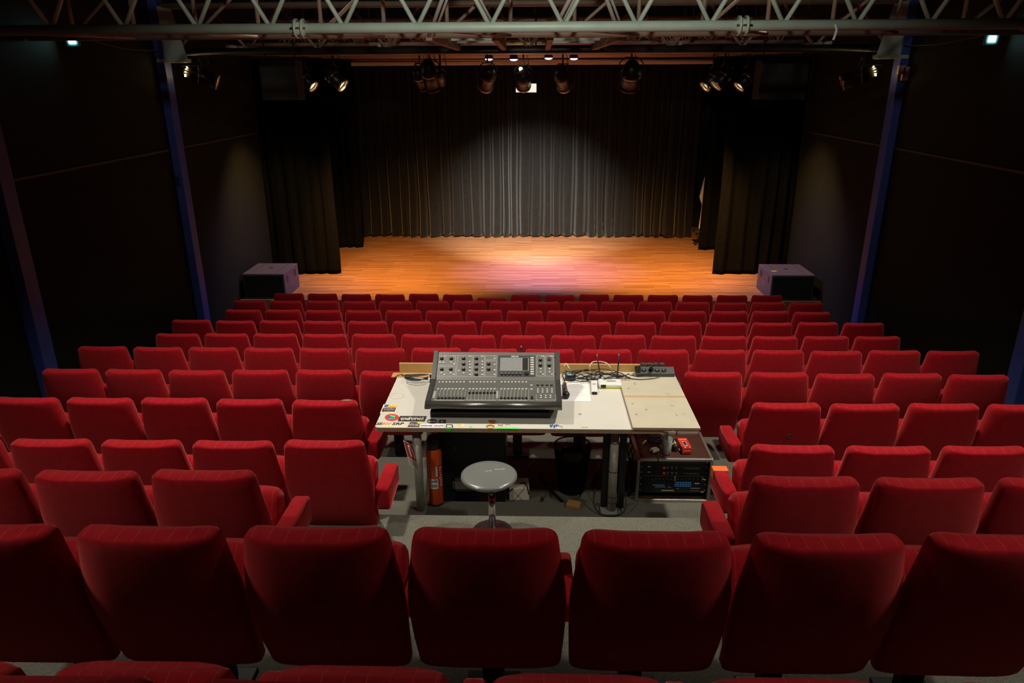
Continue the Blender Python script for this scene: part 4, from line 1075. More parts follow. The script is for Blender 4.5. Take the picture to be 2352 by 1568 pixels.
# router with two aerials
rc = (T(1375, 890)+T(1428, 890))/2+Vector((0, .03, 0)); wd = (T(1428, 890)-T(1375, 890)).length+.006
ro = thing('wireless_router', 'white wireless router with two black aerials on a yellow note', 'router', rc)
g = G(); g.box(rc+Vector((0, 0, .022)), (wd, .115, .040), None, bev=.016, seg=4); obj('case', g, M['white'], ro)
g = G(); g.box(rc+Vector((.01, .0, .0425)), (.070, .010, .002)); obj('top_slot', g, M['handle'], ro)
g = G(); g.box(rc+Vector((-wd*.30, -.048, .022)), (.040, .024, .026), bev=.004); obj('corner_badge', g, M['handle'], ro)
g = G(); g.box(rc+Vector((-.042, .022, .0425)), (.020, .014, .0015)); obj('green_label', g, M['green'], ro)
for pa, pb in (((1379.5, 869), (1371.5, 817)), ((1418, 869), (1421.3, 816))):
    a = at(*pa, y=rc.y+.06); b_ = at(*pb, y=rc.y+.06); a.z = max(a.z, ZT+.01)
    g = G(); g.cyl(a+Vector((0, -.012, .0)), a+Vector((0, .006, .002)), .007, n=10); g.cyl(a, b_, .0062, .0042, 10); an = obj('aerial', g, M['handle'], ro)
    g = G(); g.cyl(b_, b_+(b_-a).normalized()*.010, .0052, n=10); obj('tip', g, M['ink'], an)
g = G(); x_, y_ = rc.x+.045, rc.y-.05; g.box((rc.x+.012, rc.y+.005, ZT+.0012), (wd-.03, .135, .0016)); tag(obj('paper_note', g, M['lime']), 'yellow paper note lying under the router', 'paper')
# power strip with plugs on the plywood board
p1, p2 = T(1464, 862, .022), T(1548, 863, .022)
cs = (p1+p2)/2; cs.y = TY1-.062; wd = (p2-p1).length
pw = thing('power_strip', 'dark grey power strip with plugged sockets at the back of the plywood board', 'power strip', cs)
rx = Matrix.Rotation(math.radians(24), 3, 'X')
g = G(); prism_x(g, [(cs.y-.040, ZT+.022), (cs.y-.040, ZT+.050), (cs.y+.030, ZT+.082), (cs.y+.042, ZT+.078), (cs.y+.042, ZT+.022)], p1.x-.01, p2.x); obj('housing', g, M['strip'], pw)
nn = Vector((0, -.032, .070)).normalized(); up = Vector((0, .070, .032)).normalized()
for k in range(4):
    c = Vector((p1.x+.052+k*.052, cs.y-.008, ZT+.066)); q = nn.to_track_quat('Z', 'Y')
    g = G(); g.lathe([(.021, 0), (.021, .003), (.018, .003), (.016, .0005), (0, .0005)], c, 18, q); so = obj('socket', g, M['handle'], pw)
    g = G(); g.box(c+nn*.001, (.004, .010, .001), None); obj('earth_pin', g, M['knobcap'], so)
    c2 = Vector((p1.x+.050+k*.050, cs.y+.048, ZT+.092)); g = G(); g.box(c2, (.042, .03, .03), bev=.006); obj('raised_plug', g, M['strip'], pw)
c = Vector((p1.x+.104, cs.y-.015, ZT+.085)); g = G(); g.cyl(c-nn*.012, c+nn*.02, .014, .010, 12); obj('plug', g, M['handle'], pw)
c3 = Vector((p1.x+.0, cs.y-.01, ZT+.075)); g = G(); g.box(c3, (.045, .05, .04), bev=.006); obj('adapter_plug', g, M['handle'], pw)
cable('power_lead', [c+nn*.02, c+Vector((.01, -.05, .0)), T(1470, 864, .03), T(1452, 862, .025), T(1430, 858, .012), T(1418, 862, .006)], .004, 'blackrubber', 'black lead looping from the power strip plug across the plywood board')
cable('strip_lead', [Vector((p2.x-.10, cs.y-.02, ZT+.078)), Vector((p2.x-.13, cs.y-.07, ZT+.04)), T(1495, 869.5, .027), T(1470, 871, .027), T(1448, 869, .027), T(1436, 867, .027)], .0032, 'blackrubber', 'thin dark lead hanging from the last socket of the power strip')
cable('strip_lead', [Vector((p2.x-.005, cs.y, ZT+.04)), Vector((p2.x+.02, cs.y-.03, ZT+.04)), Vector((TX1+.012, TY1-.22, ZT+.02)), Vector((TX1+.014, TY1-.30, ZT-.10)), Vector((TX1+.01, TY1-.25, ZT-.42))], .004, 'blackrubber', 'black lead dropping over the right edge of the plywood board')
# white leads around the router
cable('white_lead', [T(1404, 868, .02), T(1405, 858, .02), at(1403, 845, y=5.26), at(1392, 833, y=5.30), at(1374, 830, y=5.33), at(1360, 832, y=5.30), at(1353.5, 845, y=5.25), T(1358, 856, .02)], .004, 'whitecable', 'cream cable looping high behind the router')
cable('white_lead', [T(1360, 857, .02), T(1340, 855, .02), T(1325, 858, .01), T(1333, 867, .006), T(1352, 869, .006), T(1364, 864, .01), T(1376, 870, .008)], .0035, 'whitecable', 'cream cable curled flat on the table behind the remote')
cable('white_lead', [T(1292, 846, .05), at(1296, 840, y=5.36), at(1301, 834.5, y=5.39), T(1309, 848, .072), T(1315, 848, .03)], .0035, 'whitecable', 'short cream cable hooked over the pine back board by the console')
cable('white_lead', [T(1362, 855, .02), T(1385, 852, .025), T(1402, 847, .03), T(1418, 843, .03), T(1430, 848, .02)], .0045, 'whitecable', 'pale cable crossing behind the router aerials')
rnd = random.Random(21)
for k in range(11):
    y0 = 5.375-.014*k; n_ = 7; pts = []
    xa, xb = (1286+rnd.uniform(0, 30), 1415+rnd.uniform(0, 40))
    for i in range(n_):
        px_ = xa+(xb-xa)*i/(n_-1); b_ = at(px_, 850, y=y0)
        pts.append(Vector((b_.x, y0+rnd.uniform(-.03, .02), ZT+.008+rnd.uniform(0, .05)+.012*(k % 3))))
    cable('black_cable', pts, rnd.choice((.003, .0036, .0045)), 'blackrubber', 'one of the black cables tangled along the back of the table behind the router', 'cable', 'black cables at the back of the table')
for k, (x, y) in enumerate(((1350, 872), (1362, 872), (1371, 868))):
    a = T(x, y, .010); b_ = T(x-4, y-8, .010); g = G(); g.cyl(a, b_, .0085, n=12)
    tag(obj('cable_plug', g, M['knobcap' if k else 'plastic']), 'metal cable plug lying behind the remote, %s from the left' % ORD[k], 'plug', 'plugs behind the remote')
for k in range(4):
    dy = .012*k
    h_ = .014+.010*k
    pts = [T(984, 860, .03+h_), T(968, 859+k, .02+h_), T(945, 860+1.5*k, .008+h_), T(930, 861+k*2, h_), T(937, 865+k*2, h_), T(960, 870+k*1.2, h_), T(983, 871-k*2, h_+.004)]
    cable('black_cable', pts, .0038, 'blackrubber', 'black cable looping out of the left side of the console, one of four', 'cable', 'loops left of the console')
cable('black_cable', [T(950, 862, .013), T(925, 862, .013), Vector((TX0+.04, TY1-.06, ZT+.014)), Vector((TX0-.006, TY1-.09, ZT+.012)), Vector((TX0-.018, TY1-.10, ZT-.03)), Vector((TX0-.016, TY1-.10, ZT-.2))], .0035, 'blackrubber', 'black cable running over the left back corner of the table')

# ------------------------------------------------------------------ under and beside the table
# stool
sp = at(1131, 1221, z=FLZ[2]); sc = at(1125, 1086, y=sp.y)
st = thing('round_stool', 'low round stool with a grey seat on a chrome column, in front of the table', 'stool', (sp.x, sp.y, FLZ[2]))
sx, sy = sp.x, sp.y
sz = at(1125, 1092, y=sy).z
g = G(); g.lathe([(0, -.012), (.12, -.020), (.160, -.018), (.172, -.006), (.170, .006), (.155, .014), (.08, .016), (0, .016)], (sx-.015, sy, sz), 48); obj('seat', g, M['stool'], st)
g = G(); g.cyl((sx, sy, FLZ[2]+.031), (sx, sy, sz-.10), .022, n=20); obj('column', g, M['chrome'], st)
for xa, ya, xb, yb in ((1114, 1082.5, 1121, 1082), (1123, 1081.5, 1130, 1080.5), (1136, 1078, 1148, 1077.5), (1149, 1078, 1160, 1076.5)):
    pa, pb = at(xa, ya, z=sz+.0165), at(xb, yb, z=sz+.0165); g = G(); g.tube([pa, pa.lerp(pb, .5)+Vector((0, .002, 0)), pb], .0022, 5); obj('scratch', g, M['white'], st)
g = G(); g.cyl((sx, sy, sz-.10), (sx-.004, sy, sz-.015), .016, n=20); obj('piston', g, M['chrome'], st)
g = G(); g.cyl((sx, sy, sz-.112), (sx, sy, sz-.098), .0235, n=20); obj('collar', g, M['plastic'], st)
g = G(); g.lathe([(.125, 0), (.125, .008), (.09, .018), (.03, .028), (.022, .03), (0, .03)], (sx, sy, FLZ[2]), 40); obj('base', g, M['darkplum'], st)
# fire extinguisher
ep = at(992, 1166, z=F3); ex, ey = ep.x+.022, 4.63
fe = thing('fire_extinguisher', 'orange-red fire extinguisher with a black top beside the left table leg', 'fire extinguisher', (ex, ey, F3))
g = G(); g.lathe([(0, .012), (.050, .010), (.057, .022), (.057, .44), (.050, .47), (.030, .49), (.022, .50), (0, .50)], (ex, ey, F3), 32); obj('cylinder', g, M['extred'], fe)
g = G(); g.lathe([(.048, .455), (.052, .47), (.050, .53), (.035, .56), (0, .565)], (ex, ey, F3), 24); g.box((ex+.02, ey-.03, F3+.56), (.025, .10, .018)); obj('valve_head', g, M['handle'], fe)
g = G(); g.lathe([(.050, 0), (.053, .004), (.050, .022)], (ex, ey, F3), 24); obj('foot_ring', g, M['handle'], fe)
def wrap(name, a0, a1, z0, z1, mat, par, r=.0578):
    g = G(); n_ = 8
    rows_ = [[(ex+r*math.cos(a0+(a1-a0)*k/n_), ey+r*math.sin(a0+(a1-a0)*k/n_), F3+z) for k in range(n_+1)] for z in (z0, z1)]
    A = [[g.b.verts.new(p) for p in rw] for rw in rows_]
    for k in range(n_): g.b.faces.new((A[0][k], A[0][k+1], A[1][k+1], A[1][k]))
    return obj(name, g, M[mat], par)
wl = wrap('white_label', math.radians(-114), math.radians(-58), .155, .235, 'paper', fe)
wrap('label_print', math.radians(-108), math.radians(-64), .205, .225, 'ink', wl, .0582); wrap('label_print', math.radians(-108), math.radians(-64), .165, .192, 'greypaint', wl, .0582)
wrap('white_label', math.radians(-74), math.radians(-60), .255, .335, 'paper', fe)
il = wrap('instruction_panel', math.radians(-54), math.radians(-8), .16, .345, 'signred', fe)
rnd = random.Random(5)
for k in range(8):
    z_ = .17+.021*k; wrap('instruction_print', math.radians(rnd.uniform(-50, -40)), math.radians(rnd.uniform(-34, -15)), z_, z_+.010, 'stkcream', il, .0583)
# hanging sign plate by the left leg
A_, B_, C_, D_ = at(926, 1010, y=4.38), at(949, 1023, y=4.475), at(963, 1082, y=4.475), at(941, 1066, y=4.38)
sg = thing('extinguisher_sign', 'small red and white safety sign plate hanging askew at the left table leg', 'sign', (A_+C_)/2)
nrm = (B_-A_).cross(D_-A_).normalized()
if nrm.y > 0: nrm = -nrm
def sgp(u, v, h=0): return (A_.lerp(B_, u)).lerp(D_.lerp(C_, u), v)+nrm*h
def sgq(u0, v0, u1, v1, h, mat, name):
    g = G(); g.poly([sgp(u0, v0, h), sgp(u1, v0, h), sgp(u1, v1, h), sgp(u0, v1, h)], .0012, tuple(nrm)); return obj(name, g, M[mat], sg)
sgq(0, 0, 1, 1, 0, 'paper', 'plate'); sgq(.05, .03, .95, .66, .0012, 'signred', 'red_field'); sgq(.05, .69, .95, .97, .0012, 'greypaint', 'grey_field')
g = G(); g.tube([sgp(.35, .14, .003), sgp(.32, .30, .003), sgp(.40, .58, .003)], .006, 6); g.tube([sgp(.35, .14, .003), sgp(.55, .16, .003), sgp(.72, .35, .003), sgp(.74, .58, .003)], .003, 5); obj('pictogram', g, M['paper'], sg)
g = G(); g.tube([sgp(.9, .05, .0), Vector((pl.x-.034, pl.y-.02, sgp(1, 0).z+.03)), Vector((pl.x-.034, pl.y-.01, sgp(1, 0).z+.05))], .002, 5); obj('hanging_wire', g, M['knobcap'], sg)
# waste basket
bc = at(1312, 1117, z=F4); bx_, by_ = bc.x, 5.10; bz = at(1312, 1022, y=by_).z; H = bz-F4
wb = thing('waste_basket', 'black wire waste basket with a plastic bag under the table', 'waste basket', (bx_, by_, F4))
RB, RTp = .105, .148
g = G()
for k in range(90):
    a0 = 2*PI*k/90; c0, s0 = math.cos(a0), math.sin(a0); g.cyl((bx_+RB*c0, by_+RB*s0, F4+.01), (bx_+RTp*c0, by_+RTp*s0, bz), .0020, n=5, cap=False)
for t_ in (0, .33, .72):
    r_ = RB+(RTp-RB)*t_; g.tube([(bx_+r_*math.cos(2*PI*k/32), by_+r_*math.sin(2*PI*k/32), F4+.01+(H-.01)*t_) for k in range(33)], .003, 5, smooth=False)
g.cyl((bx_, by_, F4), (bx_, by_, F4+.012), RB, n=32); obj('wire_mesh', g, M['blackmetal'], wb)
g = G(); g.tube([(bx_+RTp*math.cos(2*PI*k/40), by_+RTp*math.sin(2*PI*k/40), bz) for k in range(41)], .006, 6, smooth=False); obj('rim', g, M['handle'], wb)
g = G(); rings = []
for j, (r_, z_) in enumerate(((.03, .10), (.10, .12), (.115, .2), (.127, H*.72), (.12, H*.80))):
    rings.append([(bx_+r_*(1+.06*math.sin(5*k+j))*math.cos(2*PI*k/28), by_+r_*(1+.06*math.sin(3*k+j*2))*math.sin(2*PI*k/28), F4+z_+.012*math.sin(k*2.3+j)) for k in range(28)])
g.loft(rings, cap=False); obj('bin_bag', g, M['handle'], wb)
g = G(); rnd = random.Random(4); rings = []
for j, (r_, z_) in enumerate(((.105, H*.66), (.07, H*.74), (.03, H*.79), (.004, H*.80))):
    rings.append([(bx_+.015+r_*(1+.15*rnd.uniform(-1, 1))*math.cos(2*PI*k/18), by_+r_*(1+.15*rnd.uniform(-1, 1))*math.sin(2*PI*k/18), F4+z_+rnd.uniform(-.012, .012)) for k in range(18)])
g.loft(rings, cap=False, smooth=False); obj('crumpled_plastic', g, M['bag'], wb)
# ochre block
p = at(1315, 1139, z=F3); g = G(); g.box((p.x, 4.60, F3+.018), (.10, .07, .036), Matrix.Rotation(math.radians(-18), 3, 'Z'), bev=.006)
tag(obj('sponge_block', g, M['sponge']), 'small ochre foam block on the carpet under the table', 'sponge')
# dark equipment case on the left under the table
a = at(1015, 1140, z=F4); b_ = at(1163, 1140, z=F4)
bz_ = F4+.50
ec = thing('equipment_case', 'black equipment case with a recessed latch dish, under the left part of the table', 'case', ((a.x+b_.x)/2, 5.05, F4))
g = G(); g.box(((a.x+b_.x)/2, 5.07, F4+.36), (b_.x-a.x, .44, .72), bev=.01); obj('shell', g, M['rackblack'], ec)
l0, l1 = at(1039, 1098, y=4.845), at(1090, 1127, y=4.845)
g = G()
xm, zm, w_, h_ = (l0.x+l1.x)/2, (l0.z+l1.z)/2, l1.x-l0.x, l0.z-l1.z
g.box((xm, 4.845, l0.z-.01), (w_, .012, .02)); g.box((xm, 4.845, l1.z+.01), (w_, .012, .02)); g.box((l0.x+.01, 4.845, zm), (.02, .012, h_)); g.box((l1.x-.01, 4.845, zm), (.02, .012, h_)); obj('latch_frame', g, M['alu'], ec)
g = G(); g.box((xm, 4.848, zm), (w_-.04, .006, h_-.04)); obj('latch_plate', g, M['greypaint'], ec)
for (x_, y_) in ((1046, 1032), (1044, 1025), (1020, 1072)):
    p = at(x_, y_, y=4.846); g = G(); g.box((p.x, 4.846, p.z), (.016, .006, .03), Matrix.Rotation(.4, 3, 'Y')); obj('catch', g, M['strip'], ec)
# white box and cable coil right of the stool
p = at(1192, 1128, z=F4); g = G(); g.box((p.x, 5.0, F4+.055), (.16, .16, .11), Matrix.Rotation(.05, 3, 'Z'), bev=.006)
wbx = obj('cardboard_box', g, M['stkcream']); tag(wbx, 'pale box under the table to the right of the stool', 'box')
cable('floor_cable', [at(1165, 1140, z=F3)+Vector((0, .03, .006)), at(1180, 1128, z=F4)+Vector((0, -.12, .10)), at(1205, 1122, z=F4)+Vector((0, -.11, .12)), at(1215, 1140, z=F3)+Vector((0, .02, .008))], .006, 'blackrubber', 'black cable arched in front of the pale box under the table')
cable('floor_cable', [at(1240, 1085, z=F4)+Vector((0, 0, .01)), at(1247, 1105, z=F4)+Vector((0, 0, .01)), at(1262, 1125, z=F4)+Vector((0, 0, .01)), at(1266, 1146, z=F3)+Vector((0, .02, .01))], .011, 'blackrubber', 'thick black cable curving over the carpet left of the waste basket')
cable('floor_cable', [at(1376, 1085, z=F4)+Vector((0, 0, .008)), at(1362, 1105, z=F4)+Vector((0, 0, .008)), at(1345, 1120, z=F4)+Vector((0, 0, .008)), at(1330, 1147, z=F3)+Vector((0, .02, .008))], .006, 'blackrubber', 'black cable running between the waste basket and the right table leg')
lp_ = prr
cable('floor_cable', [Vector((lp_.x-.12, lp_.y+.05, F3+.15)), Vector((lp_.x-.13, lp_.y+.0, F3+.06)), Vector((lp_.x-.09, lp_.y-.06, F3+.012)), Vector((lp_.x+.0, lp_.y-.085, F3+.014)), Vector((lp_.x+.09, lp_.y-.05, F3+.03)), Vector((lp_.x+.10, lp_.y+.03, F3+.12)), Vector((lp_.x+.05, lp_.y+.10, F3+.3))], .006, 'blackrubber', 'black cable looped round the foot of the right table leg')
# rack case
RY0, RY1 = 4.93, 5.38
rxa, rxb = at(1467, 1057, y=RY0).x, at(1635, 1057, y=RY0).x
RZ1 = at(1550, 1054, y=RY0).z
rk = thing('rack_case', 'brown and aluminium rack case with open front, at the right end of the table', 'rack case', ((rxa+rxb)/2, (RY0+RY1)/2, F4))
xm, ym = (rxa+rxb)/2, (RY0+RY1)/2; wd = rxb-rxa
g = G(); g.box((xm, ym, RZ1-.008), (wd-.01, RY1-RY0-.01, .014)); obj('top_panel', g, M['caseply'], rk)
for x_ in (rxa+.008, rxb-.008):
    g = G(); g.box((x_, ym, (F4+RZ1)/2), (.012, RY1-RY0-.012, RZ1-F4-.012)); obj('side_panel', g, M['caseply'], rk)
g = G(); g.box((xm, ym, F4+.008), (wd-.012, RY1-RY0-.012, .014)); obj('bottom_panel', g, M['caseply'], rk)
g = G(); g.box((xm, RY1-.008, (F4+RZ1)/2), (wd-.012, .012, RZ1-F4-.012)); obj('back_panel', g, M['caseply'], rk)
def edge_bar(c, s):
    g = G(); g.box(c, s, bev=.003); obj('edge_profile', g, M['alu'], rk)
edge_bar((xm, RY0, RZ1-.004), (wd, .022, .022)); edge_bar((xm, RY1, RZ1-.004), (wd, .022, .022)); edge_bar((xm, RY0, F4+.011), (wd, .022, .022))
for x_ in (rxa, rxb):
    edge_bar((x_, ym, RZ1-.004), (.024, RY1-RY0, .022)); edge_bar((x_, RY0, (F4+RZ1)/2), (.022, .022, RZ1-F4)); edge_bar((x_, RY1, (F4+RZ1)/2), (.02, .02, RZ1-F4))
g = G(); g.lathe([(.010, 0), (.008, .012), (0, .013)], (rxb+.008, RY0+.05, (F4+RZ1)/2+.0), 12, Vector((1, 0, 0)).to_track_quat('Z', 'Y')); obj('latch_knob', g, M['knobcap'], rk)
def Zr(x, y): return (1460+x/13.067, 1040+y/13.067)
UY = RY0+.012
def up_(x, y, dy=0.0): q = Zr(x, y); return at(q[0], q[1], y=UY+dy)
def urect(g, x0, y0, x1, y1, dy, th=.003):
    a, b2 = up_(x0, y0, dy), up_(x1, y1, dy); g.box(((a.x+b2.x)/2, UY+dy, (a.z+b2.z)/2), (abs(b2.x-a.x), th, abs(a.z-b2.z)))
def unit(y0, y1, label):
    a, b2 = up_(180, y0), up_(2230, y0); zt, zb = up_(1200, y0).z, up_(1200, y1).z
    xl, xr = rxa+.016, rxb-.016
    t = thing('rack_unit', label, 'rack unit', ((xl+xr)/2, UY+.15, zb))
    g = G(); g.box(((xl+xr)/2, UY+.008, (zt+zb)/2), (xr-xl, .006, zt-zb-.0015), bev=.0015); obj('front_panel', g, M['rackblack'], t)
    g = G(); g.box(((xl+xr)/2, UY+.16, (zt+zb)/2), (xr-xl-.04, .30, zt-zb-.004)); obj('chassis', g, M['rackblack'], t)
    for x_ in (xl+.012, xr-.012):
        g = G(); g.cyl((x_, UY+.006, (zt+zb)/2), (x_, UY+.001, (zt+zb)/2), .005, n=8); obj('rack_screw', g, M['knobcap'], t)
    return t
u = unit(215, 345, 'blank black vent panel, topmost in the rack case')
g = G(); urect(g, 330, 250, 2100, 330, .004, .002); obj('vent_strip', g, M['strip'], u)
for y0, nm in ((350, 'upper black processor with a white three-letter logo, in the rack case'), (512, 'lower black processor with a white three-letter logo, in the rack case')):
    u = unit(y0, y0+160, nm)
    g = G(); p = up_(410 if y0 == 350 else 395, y0+58, .004); text_into(g, 'dbx', .017, p, (1, 0, 0), (0, 0, 1), .0008); obj('logo', g, M['print'], u)
    g = G(); urect(g, 815, y0+65, 895, y0+125, .004); obj('red_display', g, M['redled'], u)
    g = G()
    for k in range(3): urect(g, 930+k*130, y0+70, 990+k*130, y0+82, .004); urect(g, 950+k*130, y0+105, 970+k*130, y0+130, .004)
    for k in range(16): urect(g, 1440+k*30, y0+90, 1455+k*30, y0+100, .004)
    urect(g, 1500, y0+128, 1920, y0+134, .004); obj('printed_lettering', g, M['greypaint'], u)
u = unit(675, 855, 'black compressor with two groups of small knobs, in the rack case')
for xs in ([370+112*k for k in range(7)], [1255+118*k for k in range(7)]):
    for x_ in xs:
        p = up_(x_, 765, .004); g = G(); g.cyl(p, p-Vector((0, .012, 0)), .007, .006, 10); kn = obj('knob', g, M['knob'], u)
        g = G(); g.box(p-Vector((0, .013, -.003)), (.0022, .001, .006)); obj('pointer', g, M['print'], kn)
g = G(); urect(g, 250, 680, 1110, 688, .003); urect(g, 1200, 700, 2090, 708, .003); urect(g, 1165, 680, 1172, 840, .003); urect(g, 1190, 690, 1197, 840, .003); urect(g, 2000, 720, 2008, 850, .003); obj('printed_lettering', g, M['greypaint'], u)
g = G(); p = up_(2070, 800, -.004); g.tube([p+Vector((-.02, 0, .006)), p, p+Vector((.006, 0, -.006))], .004, 6); obj('tape_tag', g, M['stkcream'], u)
u = unit(858, 1030, 'black effects unit with a blue lit button block, in the rack case')
g = G(); urect(g, 1195, 868, 1655, 1010, .004); bl = obj('blue_buttons', g, M['rackblue'], u)
g = G()
for i in range(2):
    for k in range(6): urect(g, 1215+k*76, 892+i*62, 1262+k*76, 925+i*62, .001)
obj('key', g, M['darkink'], bl)
g = G(); urect(g, 510, 950, 870, 972, .004); obj('blue_bar', g, M['rackblue'], u)
g = G(); urect(g, 1765, 900, 1915, 930, .004); urect(g, 580, 1008, 890, 1022, .004); urect(g, 970, 1020, 1060, 1030, .004); obj('printed_lettering', g, M['print'], u)
for x_ in (970, 1135):
    p = up_(x_, 925, .004); g = G(); g.cyl(p, p-Vector((0, .016, 0)), .011, .010, 14); obj('knob', g, M['knob'], u)
u = unit(1032, 1200, 'black effects unit with white caption lines, lowest in the rack case')
g = G(); urect(g, 770, 1105, 1145, 1140, .004); urect(g, 1645, 1050, 1920, 1066, .004); urect(g, 1955, 1150, 2040, 1180, .004); urect(g, 1230, 1060, 1300, 1070, .004); urect(g, 1640, 1130, 1900, 1136, .004); obj('printed_lettering', g, M['print'], u)
g = G()
for i in range(2):
    for k in range(3): urect(g, 1375+k*80, 1075+i*60, 1410+k*80, 1095+i*60, .004)
obj('button', g, M['strip'], u)
# on top of the rack case
def Zt(x, y): return (1420+x/10.69, 980+y/10.69)
RT_ = RZ1+.0075
def tp(x, y, dz=0): q = Zt(x, y); return at(q[0], q[1], z=RT_+dz)
c = tp(1185, 640); c.z = RT_
cu_ = thing('pen_cup', 'frosted plastic cup holding pens, on top of the rack case', 'cup', c)
g = G(); g.lathe([(0, .001), (.031, 0), (.033, .004), (.040, .128), (.0385, .128), (.031, .006)], c, 28); obj('cup', g, M['cup'], cu_)
for k, (dx, dy, h_, mt) in enumerate(((-.018, .005, .165, 'handle'), (-.006, .0, .185, 'handle'), (-.024, -.006, .150, 'ink'), (.004, .015, .16, 'ink'))):
    pn = thing('pen', 'pen standing in the frosted cup, %s from the left' % ORD[k], 'pen', c+Vector((dx*.5, dy*.5, .003)), 'pens in the cup')
    g = G(); g.cyl(c+Vector((dx*.4, dy*.4, .004)), c+Vector((dx*1.2, dy*1.2, h_)), .0042, n=10); obj('barrel', g, M[mt], pn)
    g = G(); g.cyl(c+Vector((dx*1.2, dy*1.2, h_)), c+Vector((dx*1.22, dy*1.22, h_+.006)), .003, n=8); obj('cap', g, M['knobcap'], pn)
e0, e1 = tp(1565, 660), tp(1815, 660); e2 = tp(1440, 250); 
bw = e1.x-e0.x; b0y = e0.y; blen = max(.12, (tp(1500, 300).y-b0y))
rb = thing('red_box', 'small red cardboard box with a printed picture, on top of the rack case', 'box', ((e0.x+e1.x)/2, b0y, RT_))
Rz = Matrix.Rotation(math.radians(4), 3, 'Z')
hb = .05; cb = Vector(((e0.x+e1.x)/2-.008, b0y+.085, RT_+hb/2))
g = G(); g.box(cb, (bw*.97, .17, hb), Rz, bev=.002); obj('carton', g, M['redbox'], rb)
def rbx(dx, dy, sx, sy, mat, name, dz=0): 
    g = G(); g.box(cb+Rz @ Vector((dx, dy, hb/2+.0006+dz)), (sx, sy, .0012), Rz); return obj(name, g, M[mat], rb)
rbx(.0, -.012, bw*.36, .068, 'paper', 'picture'); rbx(.0, -.012, bw*.28, .056, 'darkink', 'picture_screen', .001); rbx(0, .055, bw*.8, .018, 'stkorange', 'caption'); rbx(0, -.075, bw*.96, .014, 'darkink', 'dark_band'); rbx(-.012, -.075, bw*.25, .006, 'paper', 'caption', .001); rbx(.022, -.075, bw*.15, .006, 'paper', 'caption', .001)
g = G(); p = cb+Rz @ Vector((0, -.0856, 0)); g.box(p, (bw*.68, .0012, .003), Rz); obj('front_print', g, M['stkcream'], rb)
# black microphone with lime ring
mh = tp(1395, 560); mh.z = RT_+.027; me_ = mh+Vector((-.025, .115, -.012)); d = (mh-me_).normalized(); q = d.to_track_quat('Z', 'Y')
m2 = thing('microphone', 'black microphone with a lime ring lying beside the cup on the rack case', 'microphone', mh)
g = G(); g.lathe([(0, .026), (.016, .023), (.025, .010), (.0255, -.006), (.021, -.018)], mh, 22, q); obj('grille_head', g, M['plastic'], m2)
g = G(); g.lathe([(.022, -.024), (.0235, -.021), (.0235, -.014), (.021, -.012)], mh, 22, q); obj('ring', g, M['lime'], m2)
g = G(); g.cyl(mh-d*.024, me_, .017, .012, 16); obj('handle', g, M['plastic'], m2)
for k, (xa, ya, xb, yb, mt) in enumerate(((1345, 330, 1440, 480, 'paper'), (1410, 330, 1515, 600, 'white'), (1465, 400, 1545, 620, 'handle'))):
    a, b2 = tp(xa, ya), tp(xb, yb); a.z = b2.z = RT_+.007
    tag_l = ('white marker lying next to the microphone on the rack case', 'white marker in the middle between microphone and red box', 'black marker lying against the red box on the rack case')[k]
    t = thing('marker_pen', tag_l, 'marker', a)
    g = G(); g.cyl(a.lerp(b2, .3), b2, .0065, n=12); obj('barrel', g, M[mt], t)
    g = G(); g.cyl(a, a.lerp(b2, .3), .0075, n=12); obj('cap', g, M['handle'], t)
c = tp(895, 600); c.z = RT_+.014
ad = thing('plug_adapter', 'beige mains plug adapter lying on the rack case left of the cup', 'adapter', c)
g = G(); g.box(c, (.062, .045, .028), Matrix.Rotation(.45, 3, 'Z'), bev=.006); obj('body', g, M['stkcream'], ad)
g = G(); v_ = Matrix.Rotation(.45, 3, 'Z') @ Vector((-.04, .006, .002)); g.cyl(c+v_*.7, c+v_*1.2, .005, n=8); obj('pin', g, M['knobcap'], ad)
cable('adapter_cable', [c+Vector((.02, -.02, 0)), tp(955, 690, .006), tp(975, 745, .014), Vector((tp(980, 760).x, RY0-.016, RT_-.02)), Vector((tp(985, 800).x, RY0-.014, RT_-.06))], .003, 'blackrubber', 'thin black cable hanging from the adapter over the rack case edge')
rnd = random.Random(9)
for k in range(4):
    pc = tp(900+rnd.uniform(-40, 60), 330+rnd.uniform(-30, 60)); R_ = .055+.012*k
    pts = [(pc.x+R_*math.cos(a_*.8+k), pc.y+R_*.8*math.sin(a_*.8+k), RT_+.008+.012*k+.006*math.sin(a_*2)) for a_ in range(9)]
    cable('coiled_cable', pts, .005, 'blackrubber', 'coil of black cable heaped at the back of the rack case top', 'cable', 'coiled cables on the rack case')
a, b2 = tp(560, 440, .02), tp(690, 330, .025)
t = thing('phono_plug', 'yellow phono plug at the left end of the rack case top', 'plug', a)
g = G(); g.cyl(a.lerp(b2, .25), b2, .0085, .007, 12); obj('grip', g, M['yellow'], t)
g = G(); g.cyl(a, a.lerp(b2, .25), .005, n=10); obj('tip', g, M['knobcap'], t)
g = G(); g.tube([b2, b2+Vector((.03, .03, .0)), tp(840, 260, .02)], .003, 6); obj('lead', g, M['blackrubber'], t)
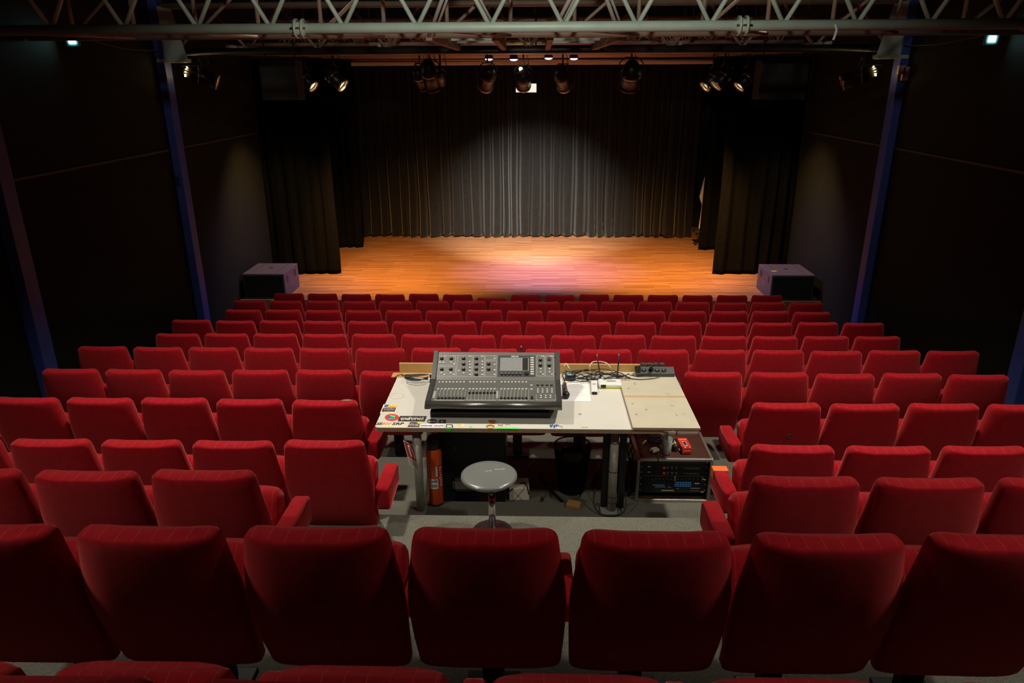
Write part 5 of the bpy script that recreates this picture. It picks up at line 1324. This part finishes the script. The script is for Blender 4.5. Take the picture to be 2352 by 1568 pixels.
for k, pts in enumerate((
    [Vector((rxa-.05, RY0+.28, RT_+.05)), Vector((rxa-.035, RY0+.2, RT_+.03)), Vector((rxa-.03, RY0+.10, RT_-.06)), Vector((rxa-.06, RY0+.04, RT_-.25)), Vector((rxa-.05, RY0+.08, F4+.012)), Vector((rxa-.16, RY0+.1, F4+.012))],
    [Vector((rxa-.04, RY1-.08, ZT-.08)), Vector((rxa-.10, RY0+.22, RT_+.02)), Vector((rxa-.14, RY0+.12, RT_-.12)), Vector((rxa-.10, RY0+.10, F4+.2)), Vector((rxa-.07, RY0+.2, F4+.012)), Vector((rxa-.14, RY1, F4+.012))],
    [Vector((.72, RY1-.12, ZT-.05)), Vector((rxa-.08, RY0+.30, RT_+.05)), Vector((rxa-.05, RY0+.16, RT_-.10)), Vector((rxa-.03, RY0+.14, F4+.1)), Vector((rxa-.05, RY0+.1, F4+.012))])):
    cable('hanging_cable', pts, .006, 'blackrubber', 'black cable hanging down between the table leg and the rack case, %s of three' % ORD[k], 'cable', 'cables left of the rack case')
rnd = random.Random(31)
for k in range(5):
    x_ = rxa-.035-.03*k; y_ = RY0+.05+.05*k
    pts = [Vector((x_+.02, TY1-.16-.03*k, ZT-.10)), Vector((x_-rnd.uniform(0, .05), y_+.2, RT_+rnd.uniform(-.02, .1))), Vector((x_-rnd.uniform(-.02, .06), y_+.1, RT_-rnd.uniform(.08, .16))), Vector((x_-rnd.uniform(.0, .06), y_+.06, F4+rnd.uniform(.06, .14))), Vector((x_-.05, y_, F4+.010)), Vector((x_-.02-.03*k, y_+.16, F4+.010))]
    cable('tangled_cable', pts, rnd.choice((.004, .005, .006)), 'blackrubber', 'one of the black cables tangled under the table left of the rack case', 'cable', 'tangled cables left of the rack case')
for k, (px_, py_) in enumerate(((1446, 1030), (1452, 1042), (1447, 1050))):
    c = at(px_, py_, y=RY0+.12); g = G(); g.cyl(c, c+Vector((.012, .01, .035)), .009, n=10)
    tag(obj('cable_plug', g, M['white' if k != 1 else 'knobcap']), 'small pale plug among the hanging cables left of the rack case, %s from the top' % ORD[k], 'plug', 'plugs left of the rack case')

for p_, tx in ((703, -5.3), (1714, 5.15)):
    c = at(p_, 190, y=13.1); spot('wing_spot', (c.x, 13.1, c.z-.2), (tx, 13.8, STZ+.3), 330, AMB, 78, 1.0, .05)
